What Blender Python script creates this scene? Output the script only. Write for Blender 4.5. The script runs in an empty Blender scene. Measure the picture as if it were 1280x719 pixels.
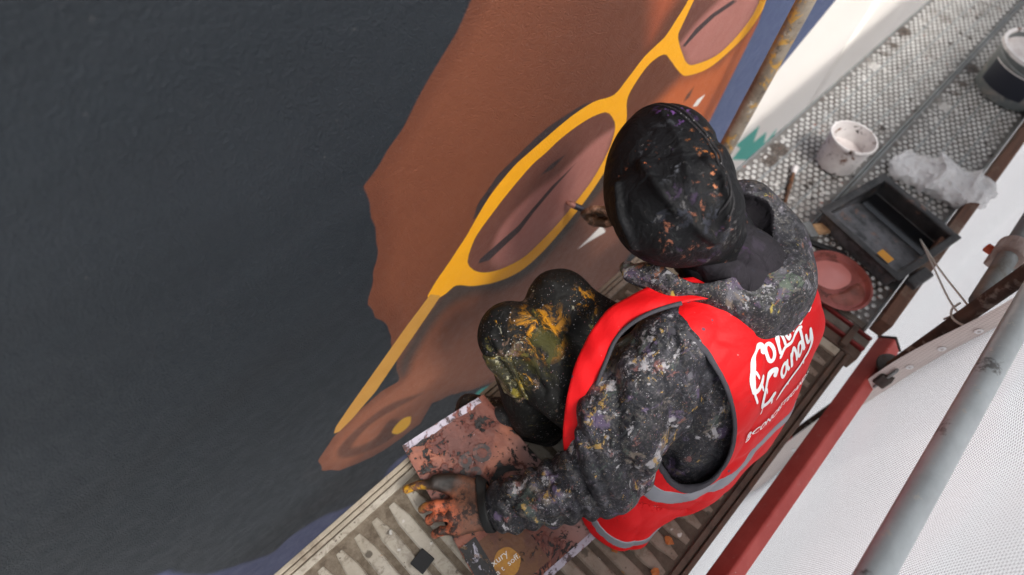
import bpy, bmesh, math, random
import numpy as np
from mathutils import Vector, Matrix
from mathutils.bvhtree import BVHTree

random.seed(7); rng = np.random.default_rng(7)
scene = bpy.context.scene
col = scene.collection

# ------------------------------------------------------------------ camera, sky, sun, exposure
CAM = (0.0, 0.0, 1.5)
cam_d = bpy.data.cameras.new('camera'); cam = bpy.data.objects.new('camera', cam_d); col.objects.link(cam)
cam_d.sensor_width = 36.0; cam_d.lens = 21.69; cam_d.clip_start = 0.02; cam_d.clip_end = 500.0
right = Vector((0.698, -0.708, 0.107)); up = Vector((0.556, 0.630, 0.543)); back = Vector((-0.452, -0.319, 0.833))
m = Matrix((right, up, back)).transposed().to_4x4(); m.translation = CAM
cam.matrix_world = m
cam_d.dof.use_dof = True; cam_d.dof.focus_distance = 1.22; cam_d.dof.aperture_fstop = 2.0
scene.camera = cam

SUN_EL, SUN_AZ = math.radians(56), math.radians(192)      # azimuth clockwise from +Y
world = bpy.data.worlds.new('World'); scene.world = world; world.use_nodes = True
wn = world.node_tree.nodes; wl = world.node_tree.links; wn.clear()
sky_n = wn.new('ShaderNodeTexSky'); sky_n.sky_type = 'NISHITA'; sky_n.sun_disc = False
sky_n.sun_elevation = SUN_EL; sky_n.sun_rotation = SUN_AZ
sky_n.air_density = 1.0; sky_n.dust_density = 4.0; sky_n.ozone_density = 1.0
hs = wn.new('ShaderNodeHueSaturation'); hs.inputs['Saturation'].default_value = 0.30      # overcast: grey sky
bg = wn.new('ShaderNodeBackground'); bg.inputs['Strength'].default_value = 0.12
wo = wn.new('ShaderNodeOutputWorld')
wl.new(sky_n.outputs[0], hs.inputs['Color']); wl.new(hs.outputs[0], bg.inputs['Color']); wl.new(bg.outputs[0], wo.inputs['Surface'])
sun_d = bpy.data.lights.new('sun', 'SUN'); sun_d.energy = 1.5; sun_d.angle = math.radians(14); sun_d.color = (1.0, 0.97, 0.93)
sun = bpy.data.objects.new('sun', sun_d); col.objects.link(sun)
sdir = Vector((math.sin(SUN_AZ) * math.cos(SUN_EL), math.cos(SUN_AZ) * math.cos(SUN_EL), math.sin(SUN_EL)))
sun.rotation_euler = sdir.to_track_quat('Z', 'Y').to_euler(); sun.location = sdir * 10
scene.view_settings.view_transform = 'Standard'; scene.view_settings.look = 'None'
scene.view_settings.exposure = 0.88; scene.view_settings.gamma = 1.0; scene.view_settings.use_curve_mapping = False
scene.cycles.use_denoising = True; scene.cycles.use_adaptive_sampling = True; scene.cycles.adaptive_threshold = 0.02
scene.cycles.max_bounces = 6; scene.cycles.diffuse_bounces = 3; scene.cycles.transparent_max_bounces = 8

# ------------------------------------------------------------------ helpers: objects
def link(name, me, mat=None, parent=None, loc=(0, 0, 0), smooth=False):
    o = bpy.data.objects.new(name, me); col.objects.link(o)
    if parent is not None: o.parent = parent
    o.location = loc
    if mat is not None and me is not None and len(me.materials) == 0: me.materials.append(mat)
    if smooth: me.polygons.foreach_set('use_smooth', np.ones(len(me.polygons), bool))
    return o
def thing(name, label, cat, loc=(0, 0, 0), group=None, rz=0.0):
    o = bpy.data.objects.new(name, None); col.objects.link(o); o.location = loc; o.rotation_euler = (0, 0, rz)
    o.empty_display_size = 0.05
    return tag(o, label, cat, group)
def tag(o, label=None, cat=None, group=None, kind=None):
    if label: o['label'] = label
    if cat: o['category'] = cat
    if group: o['group'] = group
    if kind: o['kind'] = kind
    return o
def mesh_arrays(name, V, F):
    V = np.asarray(V, np.float32); F = np.asarray(F, np.int32); k = F.shape[1]
    me = bpy.data.meshes.new(name)
    me.vertices.add(len(V)); me.vertices.foreach_set('co', V.ravel())
    me.loops.add(F.size); me.loops.foreach_set('vertex_index', F.ravel())
    me.polygons.add(len(F)); me.polygons.foreach_set('loop_start', np.arange(0, F.size, k, dtype=np.int32))
    me.update(calc_edges=True); me.validate()
    return me
def pyd(name, V, F):
    me = bpy.data.meshes.new(name); me.from_pydata([tuple(v) for v in V], [], [tuple(f) for f in F]); me.update(); return me
def box_me(name, lo, hi, bev=0.0, seg=1):
    bm = bmesh.new(); bmesh.ops.create_cube(bm, size=1.0)
    for v in bm.verts:
        for i in range(3): v.co[i] = lo[i] + (v.co[i] + .5) * (hi[i] - lo[i])
    if bev > 0: bmesh.ops.bevel(bm, geom=bm.edges[:], offset=bev, segments=seg, affect='EDGES', profile=.5)
    me = bpy.data.meshes.new(name); bm.to_mesh(me); bm.free(); return me
def tube_me(name, pts, rad, n=14, cap=True):
    pts = [Vector(p) for p in pts]; rads = rad if hasattr(rad, '__len__') else [rad] * len(pts)
    V, F = [], []; ref = None
    for i, p in enumerate(pts):
        t = (pts[min(i + 1, len(pts) - 1)] - pts[max(i - 1, 0)]).normalized()
        if ref is None: ref = t.orthogonal().normalized()
        ref = (ref - t * ref.dot(t)).normalized(); b = t.cross(ref)
        for j in range(n):
            a = 2 * math.pi * j / n; V.append(p + (ref * math.cos(a) + b * math.sin(a)) * rads[i])
    for i in range(len(pts) - 1):
        for j in range(n): F.append((i * n + j, i * n + (j + 1) % n, (i + 1) * n + (j + 1) % n, (i + 1) * n + j))
    if cap: F.append(tuple(reversed(range(n)))); F.append(tuple(range((len(pts) - 1) * n, len(pts) * n)))
    return pyd(name, V, F)
def lathe_me(name, prof, n=40):
    """prof: list of (r, z); r == 0 closes the end with a fan"""
    V, F, rows = [], [], []
    for r, z in prof:
        if r <= 1e-6: rows.append([len(V)]); V.append((0, 0, z))
        else:
            rows.append(list(range(len(V), len(V) + n)))
            V += [(r * math.cos(2 * math.pi * j / n), r * math.sin(2 * math.pi * j / n), z) for j in range(n)]
    for a, b in zip(rows, rows[1:]):
        for j in range(n):
            k = (j + 1) % n
            if len(a) == 1 and len(b) == 1: continue
            if len(a) == 1: F.append((a[0], b[k], b[j]))
            elif len(b) == 1: F.append((a[j], a[k], b[0]))
            else: F.append((a[j], a[k], b[k], b[j]))
    return pyd(name, V, F)
def catmull(P, n=8):
    P = [np.asarray(p, float) for p in P]; P = [2 * P[0] - P[1]] + P + [2 * P[-1] - P[-2]]; out = []
    for i in range(1, len(P) - 2):
        for k in range(n):
            t = k / n; a, b, c, d = P[i - 1:i + 3]
            out.append(.5 * (2 * b + (c - a) * t + (2 * a - 5 * b + 4 * c - d) * t * t + (3 * b - a - 3 * c + d) * t ** 3))
    out.append(P[-2]); return out

# ------------------------------------------------------------------ helpers: node materials
class NT:
    def __init__(s, name):
        s.mat = bpy.data.materials.new(name); s.mat.use_nodes = True; s.t = s.mat.node_tree; s.n = s.t.nodes; s.l = s.t.links
        s.bsdf = s.n['Principled BSDF']; s.out = s.n['Material Output']; s._co = None
    def new(s, typ, **kw):
        x = s.n.new(typ)
        for k, v in kw.items(): setattr(x, k, v)
        return x
    def co(s):
        if s._co is None: s._co = s.new('ShaderNodeTexCoord').outputs['Object']
        return s._co
    def put(s, inp, v):
        if hasattr(v, 'is_linked') or isinstance(v, bpy.types.NodeSocket): s.l.new(v, inp)
        elif v is not None:
            if inp.type == 'RGBA' and len(v) == 3: v = (*v, 1)
            inp.default_value = v
    def mapv(s, vec=None, scale=(1, 1, 1), rot=(0, 0, 0), loc=(0, 0, 0)):
        x = s.new('ShaderNodeMapping'); s.put(x.inputs[0], vec or s.co()); x.inputs['Scale'].default_value = scale
        x.inputs['Rotation'].default_value = rot; x.inputs['Location'].default_value = loc; return x.outputs[0]
    def noise(s, scale, detail=4, rough=.55, vec=None, dist=0.0, out=0, lac=2.0):
        x = s.new('ShaderNodeTexNoise'); s.put(x.inputs['Vector'], vec or s.co()); x.inputs['Scale'].default_value = scale
        x.inputs['Detail'].default_value = detail; x.inputs['Roughness'].default_value = rough; x.inputs['Distortion'].default_value = dist
        return x.outputs[out]
    def voro(s, scale, vec=None, feature='F1', rand=1.0):
        x = s.new('ShaderNodeTexVoronoi', feature=feature); s.put(x.inputs['Vector'], vec or s.co()); x.inputs['Scale'].default_value = scale
        x.inputs['Randomness'].default_value = rand; return x
    def rng(s, v, a, b, c=0.0, d=1.0, smooth=False):
        x = s.new('ShaderNodeMapRange'); x.clamp = True
        if smooth: x.interpolation_type = 'SMOOTHSTEP'
        s.put(x.inputs[0], v); 
        for i, q in enumerate((a, b, c, d)): x.inputs[i + 1].default_value = q
        return x.outputs[0]
    def math(s, op, a, b=None, c=None):
        x = s.new('ShaderNodeMath', operation=op); s.put(x.inputs[0], a)
        if b is not None: s.put(x.inputs[1], b)
        if c is not None: s.put(x.inputs[2], c)
        return x.outputs[0]
    def vmath(s, op, a, b):
        x = s.new('ShaderNodeVectorMath', operation=op); s.put(x.inputs[0], a); s.put(x.inputs[1], b)
        return x.outputs['Value' if op in ('DISTANCE', 'DOT_PRODUCT', 'LENGTH') else 0]
    def mix(s, f, a, b, mode='MIX'):
        x = s.new('ShaderNodeMix', data_type='RGBA', blend_type=mode); s.put(x.inputs[0], f); s.put(x.inputs[6], a); s.put(x.inputs[7], b)
        return x.outputs[2]
    def ramp(s, f, stops, const=False):
        x = s.new('ShaderNodeValToRGB'); s.put(x.inputs[0], f); r = x.color_ramp
        if const: r.interpolation = 'CONSTANT'
        while len(r.elements) < len(stops): r.elements.new(.5)
        for e, (p, c) in zip(r.elements, stops): e.position = p; e.color = (*c, 1)
        return x.outputs[0]
    def sep(s, v):
        x = s.new('ShaderNodeSeparateXYZ'); s.put(x.inputs[0], v); return x.outputs
    def attr(s, name):
        x = s.new('ShaderNodeAttribute', attribute_name=name); return x.outputs['Fac']
    def warp(s, scale, amt, vec=None):
        n = s.new('ShaderNodeTexNoise'); s.put(n.inputs['Vector'], vec or s.co()); n.inputs['Scale'].default_value = scale; n.inputs['Detail'].default_value = 3
        a = s.new('ShaderNodeVectorMath', operation='MULTIPLY_ADD'); s.put(a.inputs[0], n.outputs['Color']); a.inputs[1].default_value = (amt,) * 3
        s.put(a.inputs[2], vec or s.co()); return a.outputs[0]
    def bump(s, h, strength=.3, dist=.002, normal=None):
        x = s.new('ShaderNodeBump'); s.put(x.inputs['Height'], h); x.inputs['Strength'].default_value = strength; x.inputs['Distance'].default_value = dist
        if normal is not None: s.l.new(normal, x.inputs['Normal'])
        return x.outputs[0]
    def fin(s, color=None, rough=None, metal=None, normal=None, spec=None):
        b = s.bsdf.inputs
        for k, v in (('Base Color', color), ('Roughness', rough), ('Metallic', metal), ('Normal', normal), ('Specular IOR Level', spec)):
            if v is not None: s.put(b[k], v)
        return s.mat
def lin(r, g, b, k=1.0):
    f = lambda c: (c / 255 / 12.92 if c / 255 <= .04045 else ((c / 255 + .055) / 1.055) ** 2.4)
    return (min(.95, f(r) * k), min(.95, f(g) * k), min(.95, f(b) * k))

JACKET_PAINT = [lin(128, 126, 132), lin(110, 92, 122), lin(150, 138, 122), lin(92, 104, 96), lin(196, 192, 194), lin(150, 100, 96), lin(196, 158, 84)]
def splatter(name, base, grey, amount=.5, specks=.5, paints=JACKET_PAINT, rough=.6, wrinkle=.5, extra=None, scale=1.0, sheen=.35, fine=0.0, grit=.5):
    """dark cloth that has caught years of paint: ground-in grey, torn patches, drips and specks"""
    t = NT(name); w = t.warp(10 * scale, .06)
    big = t.noise(5 * scale, 2, .5)                                            # where paint gathers
    c = t.mix(t.rng(t.noise(11 * scale, 4, .7), .40, .72), base, tuple(x * 2.2 for x in base))
    th = .66 - .16 * amount
    c = t.mix(t.rng(t.noise(36 * scale, 6, .8, vec=w), th - .02, th + .16, 0, .85), c, grey)
    h = t.noise(220, 2)
    if fine:      # dried dust and scratches, a few threads wide
        for sc, k, st in ((95, 1.0, (1, 1, .6)), (150, 5.0, (.35, 1, 1)), (130, 9.0, (1, .35, .8))):
            m = t.rng(t.noise(sc, 4, .7, vec=t.mapv(scale=st, loc=(k, k, k), rot=(k, .5 * k, 0))), .545, .64, 0, .62 * fine)
            m = t.math('MULTIPLY', m, t.rng(big, .30, .62, .25, 1)); c = t.mix(m, c, t.ramp(t.noise(9 * scale, 2, vec=t.mapv(loc=(k, 0, k))), [(.3, lin(150, 148, 152)), (.45, lin(112, 100, 122)), (.55, lin(150, 140, 128)), (.68, lin(96, 106, 100))])); h = t.math('ADD', h, t.math('MULTIPLY', m, .6))
    for i, colr in enumerate(paints):
        sc = (19, 15, 24, 17, 42, 30, 46)[i % 7] * scale; k = i * 3.7
        n = t.noise(sc, 6, .68, vec=t.mapv(w, (1, 1, (.7, 1.3, 1, .5, .6, 1, .45)[i % 7]), (k, k * .7, k * .3), (k, 2 * k, -k)), dist=.25)
        n = t.math('ADD', n, t.math('MULTIPLY', t.math('SUBTRACT', big, .5), .42))
        e = th + (.045, .055, .06, .06, .055, .075, .08)[i % 7]
        m = t.rng(n, e, e + .05, 0, .8); c = t.mix(m, c, colr); h = t.math('ADD', h, m)
    for sc, tt_, r in () if specks <= 0 else ((170, .93 - .22 * specks, .26), (330, .90 - .24 * specks, .30)):
        v = t.voro(sc, vec=t.mapv(scale=(1, 1, .75))); cr = t.sep(v.outputs['Color'])
        m = t.math('MULTIPLY', t.rng(v.outputs['Distance'], r, r - .1), t.math('MULTIPLY', t.rng(cr[1], tt_, tt_ + .02), t.rng(big, .36, .6, .15, .8)))
        c = t.mix(m, c, t.ramp(cr[0], [(0, lin(190, 186, 188)), (.45, lin(130, 124, 134)), (.72, lin(176, 140, 84)), (.86, lin(160, 110, 116))], True))
    if extra: c = extra(t, c)
    n = t.bump(t.noise(26, 3, .5, vec=t.mapv(w, (1, 1, .55)), dist=.8), wrinkle, .012)
    n = t.bump(h, grit, .0014, n)
    return t.fin(c, rough, 0, n, sheen)
# ------------------------------------------------------------------ the painted wall (mural shapes in mm on the wall: x, z)
WALL_Y = 0.56
MURAL = {
'face':[563,1002,538,963,500,920,462,876,424,835,380,796,355,773,362,726,367,660,368,598,351,531,330,454,342,394,367,321,368,246,379,129,380,16,327,33,232,26,168,-9,122,-67,117,-136,157,-236,256,-339,360,-389,441,-399,491,-318,559,-364,675,-493,909,-726,1370,-963,1620,-448,1764,112,1767,485,1746,552,1699,694,1225,955,631,1089],
'orange':[1768,505,1767,485,1764,112,1615,53,1219,419,1372,472,1611,412],
'orange2':[1128,708,1152,747,1188,789,1310,836,1127,938,1062,867],
'pink':[1096,462,1011,465,896,434,825,434,771,421,721,399,692,361,686,273,737,186,817,159,881,171,955,206,1028,263,1087,347],
'lens':[602,372,614,410,631,435,669,468,707,498,773,538,819,549,862,562,920,568,977,564,1030,547,1069,508,1096,462,1101,399,1087,347,1061,298,1028,263,955,206,881,171,817,159,737,186,674,228,629,279,602,335],
'lens2':[1255,661,1263,704,1273,749,1310,836,1588,749,1675,614,1694,571,1681,520,1625,481,1552,466,1445,489,1381,518,1313,586,1268,639],
'pink2':[1286,620,1332,655,1430,691,1588,749,1675,614,1694,571,1681,520,1625,481,1552,466,1445,489,1381,518],
'outer':[478,327,506,363,538,394,563,422,589,450,608,478,650,532,710,574,763,589,851,608,906,615,969,612,1042,592,1081,619,1124,655,1168,671,1194,681,1217,712,1240,751,1253,828,1284,894,1649,790,1753,573,1755,541,1718,473,1634,440,1535,431,1414,465,1353,504,1268,581,1219,620,1163,620,1126,586,1111,542,1142,462,1152,374,1119,299,1060,217,971,142,896,102,815,96,719,140,629,212,569,276,536,276,507,283,487,300],
'arm':[487,324,519,284,390,149,309,61,231,13,193,0,178,11,187,38,242,96,333,185,408,257],
'shadow':[1174,230,1086,170,995,92,918,51,831,44,727,96,632,172,556,207,505,189,439,105,396,26,388,108,467,232,579,284,775,154,958,192,1096,296],
'upline':[600,493,622,543,674,587,751,614,845,629,918,628,948,619,881,611,793,598,710,574,650,534,617,490],
'crease':[958,431,874,405,811,367,769,337,642,314,638,301,677,277,780,306,823,348,884,389],
'crease2':[903,493,853,495,815,481,858,473],
'crease3':[1502,654,1404,653,1343,638,1305,605,1320,596,1370,618,1427,635,1533,638],
'white':[1219,-27,1167,-43,1106,-61,1164,-70,1267,-100],
'white2':[1608,302,1562,305,1549,284,1586,267],
'dark2':[1491,391,1462,372,1465,347,1491,351],
'blue':[1746,552,1767,485,1764,112,1753,-95,2231,-713,2245,-258,2250,71,2504,283,2603,389,1877,625,1699,694],
'cream':[2504,283,2250,71,2245,-258,2231,-713,7067,-8018,11578,-2359,4306,235,2755,612,2603,389],
'teal':[2829,-541,2746,-602,2647,-461,2520,-453,2459,-313,2252,-309,2359,-395,2318,-440,2696,-684,2566,-669,2879,-706,2936,-790],
'teal2':[546,-576,719,-563,936,-750,1388,-1026,1449,-1231,789,-1351],
'wave':[-222,-221,-170,-305,-103,-420,-37,-416,49,-468,148,-601,243,-635,418,-587,999,-1313,-763,-3076,-332,-161],
'dot':[409,-280,383,-247,353,-251,336,-279,354,-328,381,-344,404,-331],
'earA':[455,-179,349,-83,258,-65,179,-92,176,-164,237,-253,333,-322,367,-264,337,-184,282,-223,219,-175,211,-133,272,-103,352,-127],
'darklow':[109,-138,93,-68,67,-107,137,-279,290,-476,165,-479,49,-390,3,-295,75,-326],
}
def sdf_poly(px, pz, poly):
    P = np.asarray(poly, float).reshape(-1, 2) / 1000.0; d = np.full(px.shape, 1e9); inside = np.zeros(px.shape, bool)
    for (ax, az), (bx, bz) in zip(P, np.roll(P, -1, 0)):
        ex, ez = bx - ax, bz - az; wx, wz = px - ax, pz - az
        t = np.clip((wx * ex + wz * ez) / (ex * ex + ez * ez + 1e-12), 0, 1)
        d = np.minimum(d, (wx - t * ex) ** 2 + (wz - t * ez) ** 2)
        c = (az > pz) != (bz > pz)
        inside ^= c & (px < ex * (pz - az) / (ez if abs(ez) > 1e-12 else 1e-12) + ax)
    return np.where(inside, -1, 1) * np.sqrt(d)
SMOOTH = ('outer', 'lens', 'lens2', 'pink', 'pink2', 'dot', 'earA', 'shadow', 'wave', 'darklow', 'upline')
def wall_mesh():
    xs = np.concatenate([np.linspace(-6, -.9, 12)[:-1], np.arange(-.9, 2.0, .0055), np.arange(2.0, 3.2, .012), np.linspace(3.2, 14, 60)])
    zs = np.concatenate([np.linspace(-4.0, -.95, 20)[:-1], np.arange(-.95, 1.35, .0055), np.linspace(1.35, 4.2, 14)])
    X, Z = np.meshgrid(xs, zs, indexing='ij'); nx, nz = X.shape
    rel = .0007 * np.sin(X * 9 + np.sin(Z * 5)) + .0006 * np.sin(Z * 12 + 1.3 * np.sin(X * 7))
    V = np.stack([X, WALL_Y + rel, Z], -1).reshape(-1, 3)
    i = np.arange(nx * nz).reshape(nx, nz)
    F = np.stack([i[:-1, :-1], i[1:, :-1], i[1:, 1:], i[:-1, 1:]], -1).reshape(-1, 4)
    me = mesh_arrays('painted_wall', V, F)
    wob = .004 * np.sin(X * 31 + 2 * np.sin(Z * 23)) * np.sin(Z * 37 + np.sin(X * 19))
    for k, poly in MURAL.items():
        a = me.attributes.new('m_' + k, 'FLOAT', 'POINT')
        if k in SMOOTH: poly = np.array(catmull(list(np.reshape(poly, (-1, 2))) + [np.array(poly[:2])], 4)[:-1]).ravel()
        d = sdf_poly(X, Z, poly)
        if k in ('face', 'wave', 'upline', 'darklow'): d = d + wob
        a.data.foreach_set('value', d.ravel().astype(np.float32))
    return me
def wall_mat():
    t = NT('mural_paint')
    fine = t.noise(420, 3, .6); jit = t.math('MULTIPLY', t.math('SUBTRACT', fine, .5), .006)
    big = t.noise(3.0, 5, .6)
    c = t.mix(big, lin(23, 29, 35), lin(29, 36, 42))
    c = t.mix(t.rng(t.noise(1.0, 4, .6, vec=t.mapv(scale=(1.2, 1, 5), rot=(0, .9, 0))), .45, .75, 0, .3), c, lin(46, 50, 56))
    c = t.mix(t.rng(t.noise(1.6, 5, .65, vec=t.mapv(scale=(.5, 1, 4), rot=(0, .5, 0), loc=(3, 0, 1))), .42, .7, 0, .5), c, lin(21, 26, 31))
    def layer(c, key, colr, w=.0012, amt=1.0, j=1.0, off=0.0):
        d = t.math('ADD', t.attr('m_' + key), t.math('MULTIPLY', jit, j))
        return t.mix(t.rng(d, w + off, -w + off, 0, amt, smooth=w > .01), c, colr)
    c = layer(c, 'wave', t.mix(t.noise(8, 3), lin(58, 64, 96), lin(88, 92, 126)), .012)
    c = layer(c, 'teal2', lin(52, 150, 138), .002)
    c = layer(c, 'darklow', lin(34, 36, 40), .02, .8)
    skin = t.mix(t.noise(2.2, 4, .6, vec=t.mapv(rot=(0, .6, 0), scale=(1, 1, 1.8))), lin(98, 52, 33), lin(120, 68, 44))
    xz = t.sep(t.co())
    skin = t.mix(t.rng(xz[2], .35, -.25, 0, .8, True), skin, lin(152, 93, 66))
    skin = t.mix(t.rng(xz[0], .55, 1.0, 0, .55, True), skin, lin(84, 47, 34))
    c = layer(c, 'face', skin, .0016)
    # soft darker rim of the sprayed edge
    c = t.mix(t.math('MULTIPLY', t.rng(t.attr('m_face'), -.055, -.012, 0, .35, True), t.rng(t.attr('m_face'), .002, -.002)), c, lin(74, 35, 21))
    c = layer(c, 'orange', t.mix(t.noise(5, 3), lin(174, 84, 42), lin(190, 102, 54)), .05)
    c = layer(c, 'orange2', lin(170, 84, 52), .05, .8)
    c = layer(c, 'earA', lin(84, 50, 36), .012, .85, off=.003)
    c = layer(c, 'shadow', lin(56, 50, 46), .03, .9, off=.004)
    c = layer(c, 'upline', lin(38, 38, 42), .003, .9)
    lens = t.mix(t.noise(6, 3), lin(96, 56, 46), lin(112, 68, 56))
    c = layer(c, 'outer', t.mix(t.noise(24, 4), lin(242, 170, 10), lin(232, 160, 22)), .0014)
    for L, p in (('lens', 'pink'), ('lens2', 'pink2')):
        inner = layer(lens, p, t.mix(t.noise(9, 4), lin(176, 116, 106), lin(154, 98, 88)), .02)
        c = layer(c, L, inner, .0014)
    c = layer(c, 'arm', t.mix(t.noise(18, 4), lin(198, 146, 62), lin(182, 130, 54)), .0014)
    for k in ('crease', 'crease2', 'crease3'): c = layer(c, k, lin(40, 38, 42), .003, .92, .6)
    c = layer(c, 'dot', lin(246, 184, 40), .0014)
    c = layer(c, 'dark2', lin(70, 52, 46), .006, .9)
    for k in ('white', 'white2'): c = layer(c, k, lin(226, 222, 216), .002)
    c = layer(c, 'blue', t.mix(t.noise(4, 3), lin(62, 74, 108), lin(80, 92, 126)), .002)
    c = layer(c, 'cream', t.mix(t.noise(1.5, 4), lin(250, 244, 238), lin(247, 238, 228)), .003)
    c = layer(c, 'teal', lin(60, 176, 160), .003)
    # overspray dust and specks of bare render
    v = t.voro(70); c = t.mix(t.math('MULTIPLY', t.rng(v.outputs['Distance'], .07, .04), t.rng(t.sep(v.outputs['Color'])[0], .93, .95)), c, lin(120, 116, 112))
    c = t.mix(.07, c, t.ramp(t.noise(500, 4, .7), [(.3, (0, 0, 0)), (.7, (1, 1, 1))]), 'OVERLAY')
    h = t.math('ADD', t.math('MULTIPLY', t.noise(320, 3, .6), 1.0), t.math('MULTIPLY', t.noise(50, 2), .5))
    n = t.bump(h, 1.0, .0038)
    return t.fin(c, t.rng(t.noise(40, 3), .3, .7, .5, .64), 0, n, .35)
wall = link('painted_wall', wall_mesh(), wall_mat(), smooth=True)
tag(wall, 'rough rendered wall painted with a brown face in yellow glasses', 'wall')
core_m = NT('render_core').fin((.35, .34, .33), .9)
link('wall_core', box_me('wall_core', (-6, WALL_Y + .006, -4.0), (14, WALL_Y + .3, 4.2)), core_m, wall)

# ------------------------------------------------------------------ ground far below
gt = NT('pale_concrete')
gm = gt.fin(gt.mix(gt.noise(.7, 6, .6), lin(188, 190, 190), lin(214, 214, 212)), .85, 0, gt.bump(gt.noise(30, 4), .3, .004))
ground = link('ground', pyd('ground', [(-300, -300, -4), (300, -300, -4), (300, 300, -4), (-300, 300, -4)], [(0, 1, 2, 3)]), gm); ground['kind'] = 'structure'

# ------------------------------------------------------------------ materials of the scaffold
def dirty_metal(name, base, dirt, rough=.5, metal=.6, rust=0.0, scale=1.0, spots=None):
    t = NT(name)
    c = t.mix(t.rng(t.noise(6 * scale, 8, .7), .38, .68), base, tuple(x * .72 for x in base))
    c = t.mix(t.rng(t.noise(14 * scale, 8, .75, dist=.5), .5, .66, 0, .85), c, dirt)
    if rust: c = t.mix(t.rng(t.noise(24, 8, .7, vec=t.mapv(loc=(3, 1, 2))), .56, .66, 0, rust), c, lin(110, 62, 38))
    if spots:
        for sc, colr, th in spots:
            v = t.voro(sc, vec=t.warp(40, .02)); cr = t.sep(v.outputs['Color'])
            c = t.mix(t.math('MULTIPLY', t.rng(v.outputs['Distance'], .3, .22), t.rng(cr[1], th, th + .02)), c, colr)
    n = t.bump(t.math('ADD', t.noise(90, 5), t.noise(300, 3)), .25, .0012)
    return t.fin(c, t.rng(t.noise(20, 4), .3, .7, rough - .12, rough + .18), metal, n)
galv = dirty_metal('galvanised_steel', lin(150, 154, 154), lin(120, 116, 108), .48, .55, .15)
galv_deck = dirty_metal('perforated_steel', lin(124, 121, 117), lin(78, 70, 64), .5, .2, .3, 1.0,
                        [(7, lin(84, 76, 70), .72), (9, lin(190, 186, 182), .82), (22, lin(56, 50, 46), .8), (30, lin(206, 203, 199), .84), (50, lin(150, 110, 98), .9)])
def deck_mat():
    t = NT('worn_deck_boards'); xyz = t.sep(t.co())
    c = t.mix(t.rng(t.noise(7, 8, .7), .35, .68), lin(192, 184, 170), lin(158, 148, 132))
    c = t.mix(t.rng(t.noise(30, 8, .78, dist=.6), .5, .62, 0, .75), c, lin(104, 92, 78))
    c = t.mix(t.rng(t.noise(3, 6, .65, vec=t.mapv(loc=(5, 5, 5))), .5, .7, 0, .5), c, lin(190, 184, 172))
    # brown trodden dirt towards the outer edge of the boards
    c = t.mix(t.math('MULTIPLY', t.rng(t.math('ADD', xyz[1], t.math('MULTIPLY', t.noise(12, 5), .3)), .2, .0), .72), c, t.mix(t.noise(20, 6), lin(118, 94, 80), lin(86, 66, 56)))
    for sc, colr, th in ((26, lin(70, 62, 54), .84), (48, lin(206, 202, 196), .88), (80, lin(90, 80, 70), .75), (34, lin(168, 116, 44), .93)):
        v = t.voro(sc, vec=t.warp(50, .02)); cr = t.sep(v.outputs['Color'])
        c = t.mix(t.math('MULTIPLY', t.rng(v.outputs['Distance'], .26, .18), t.math('MULTIPLY', t.rng(cr[1], th, th + .02), .8)), c, colr)
    n = t.bump(t.math('ADD', t.noise(70, 6, .65), t.noise(260, 3)), .5, .0016)
    return t.fin(c, .78, 0, n, .3)
deck_m = deck_mat()
def groove_mat():
    t = NT('deck_groove_dirt'); xyz = t.sep(t.co())
    c = t.mix(t.rng(t.noise(40, 8, .75), .4, .62), lin(94, 82, 68), lin(132, 120, 104))
    c = t.mix(t.rng(xyz[1], .1, -.05, 0, .7), c, lin(66, 50, 42))
    return t.fin(c, .9, 0, t.bump(t.noise(180, 5), .7, .002))
groove_m = groove_mat()
rim_m = dirty_metal('deck_rim', lin(182, 170, 152), lin(120, 104, 88), .6, .2, .1)
rim_brown = dirty_metal('deck_rim_brown', lin(96, 76, 64), lin(60, 46, 40), .7, .1, .4)

# ------------------------------------------------------------------ near deck: transverse ribs between two rims
D0, D1, DI, DO = -.55, 1.385, .398, -.250          # along the wall, inner and outer edge
deck = thing('ribbed_scaffold_deck', 'worn beige scaffold deck with ribs across, under the seated painter', 'scaffold deck', ((D0 + D1) / 2, .075, 0))
def dpart(name, lo, hi, mat, bev=.0015, par=None):
    p = par or deck
    o = [lo[i] - p.location[i] for i in range(3)], [hi[i] - p.location[i] for i in range(3)]
    return link(name, box_me(name, o[0], o[1], bev, 1), mat, p)
dpart('base_plate', (D0, DO + .012, -.045), (D1, DI - .012, -.007), groove_m, 0)
dpart('rim', (D0, DI - .011, -.055), (D1, DI, .004), rim_m)
dpart('rim', (D0, DI - .023, -.05), (D1, DI - .013, .0015), rim_m)
dpart('rim', (D0, DI - .042, -.05), (D1, DI - .026, -.0005), deck_m)
dpart('rim', (D0, DO, -.055), (D1, DO + .012, .006), rim_brown)
dpart('rim', (D0, DO + .015, -.05), (D1, DO + .030, .001), rim_brown)
dpart('end_plate', (D1 - .03, DO + .032, -.05), (D1, DI - .044, .002), rim_m)
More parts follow.
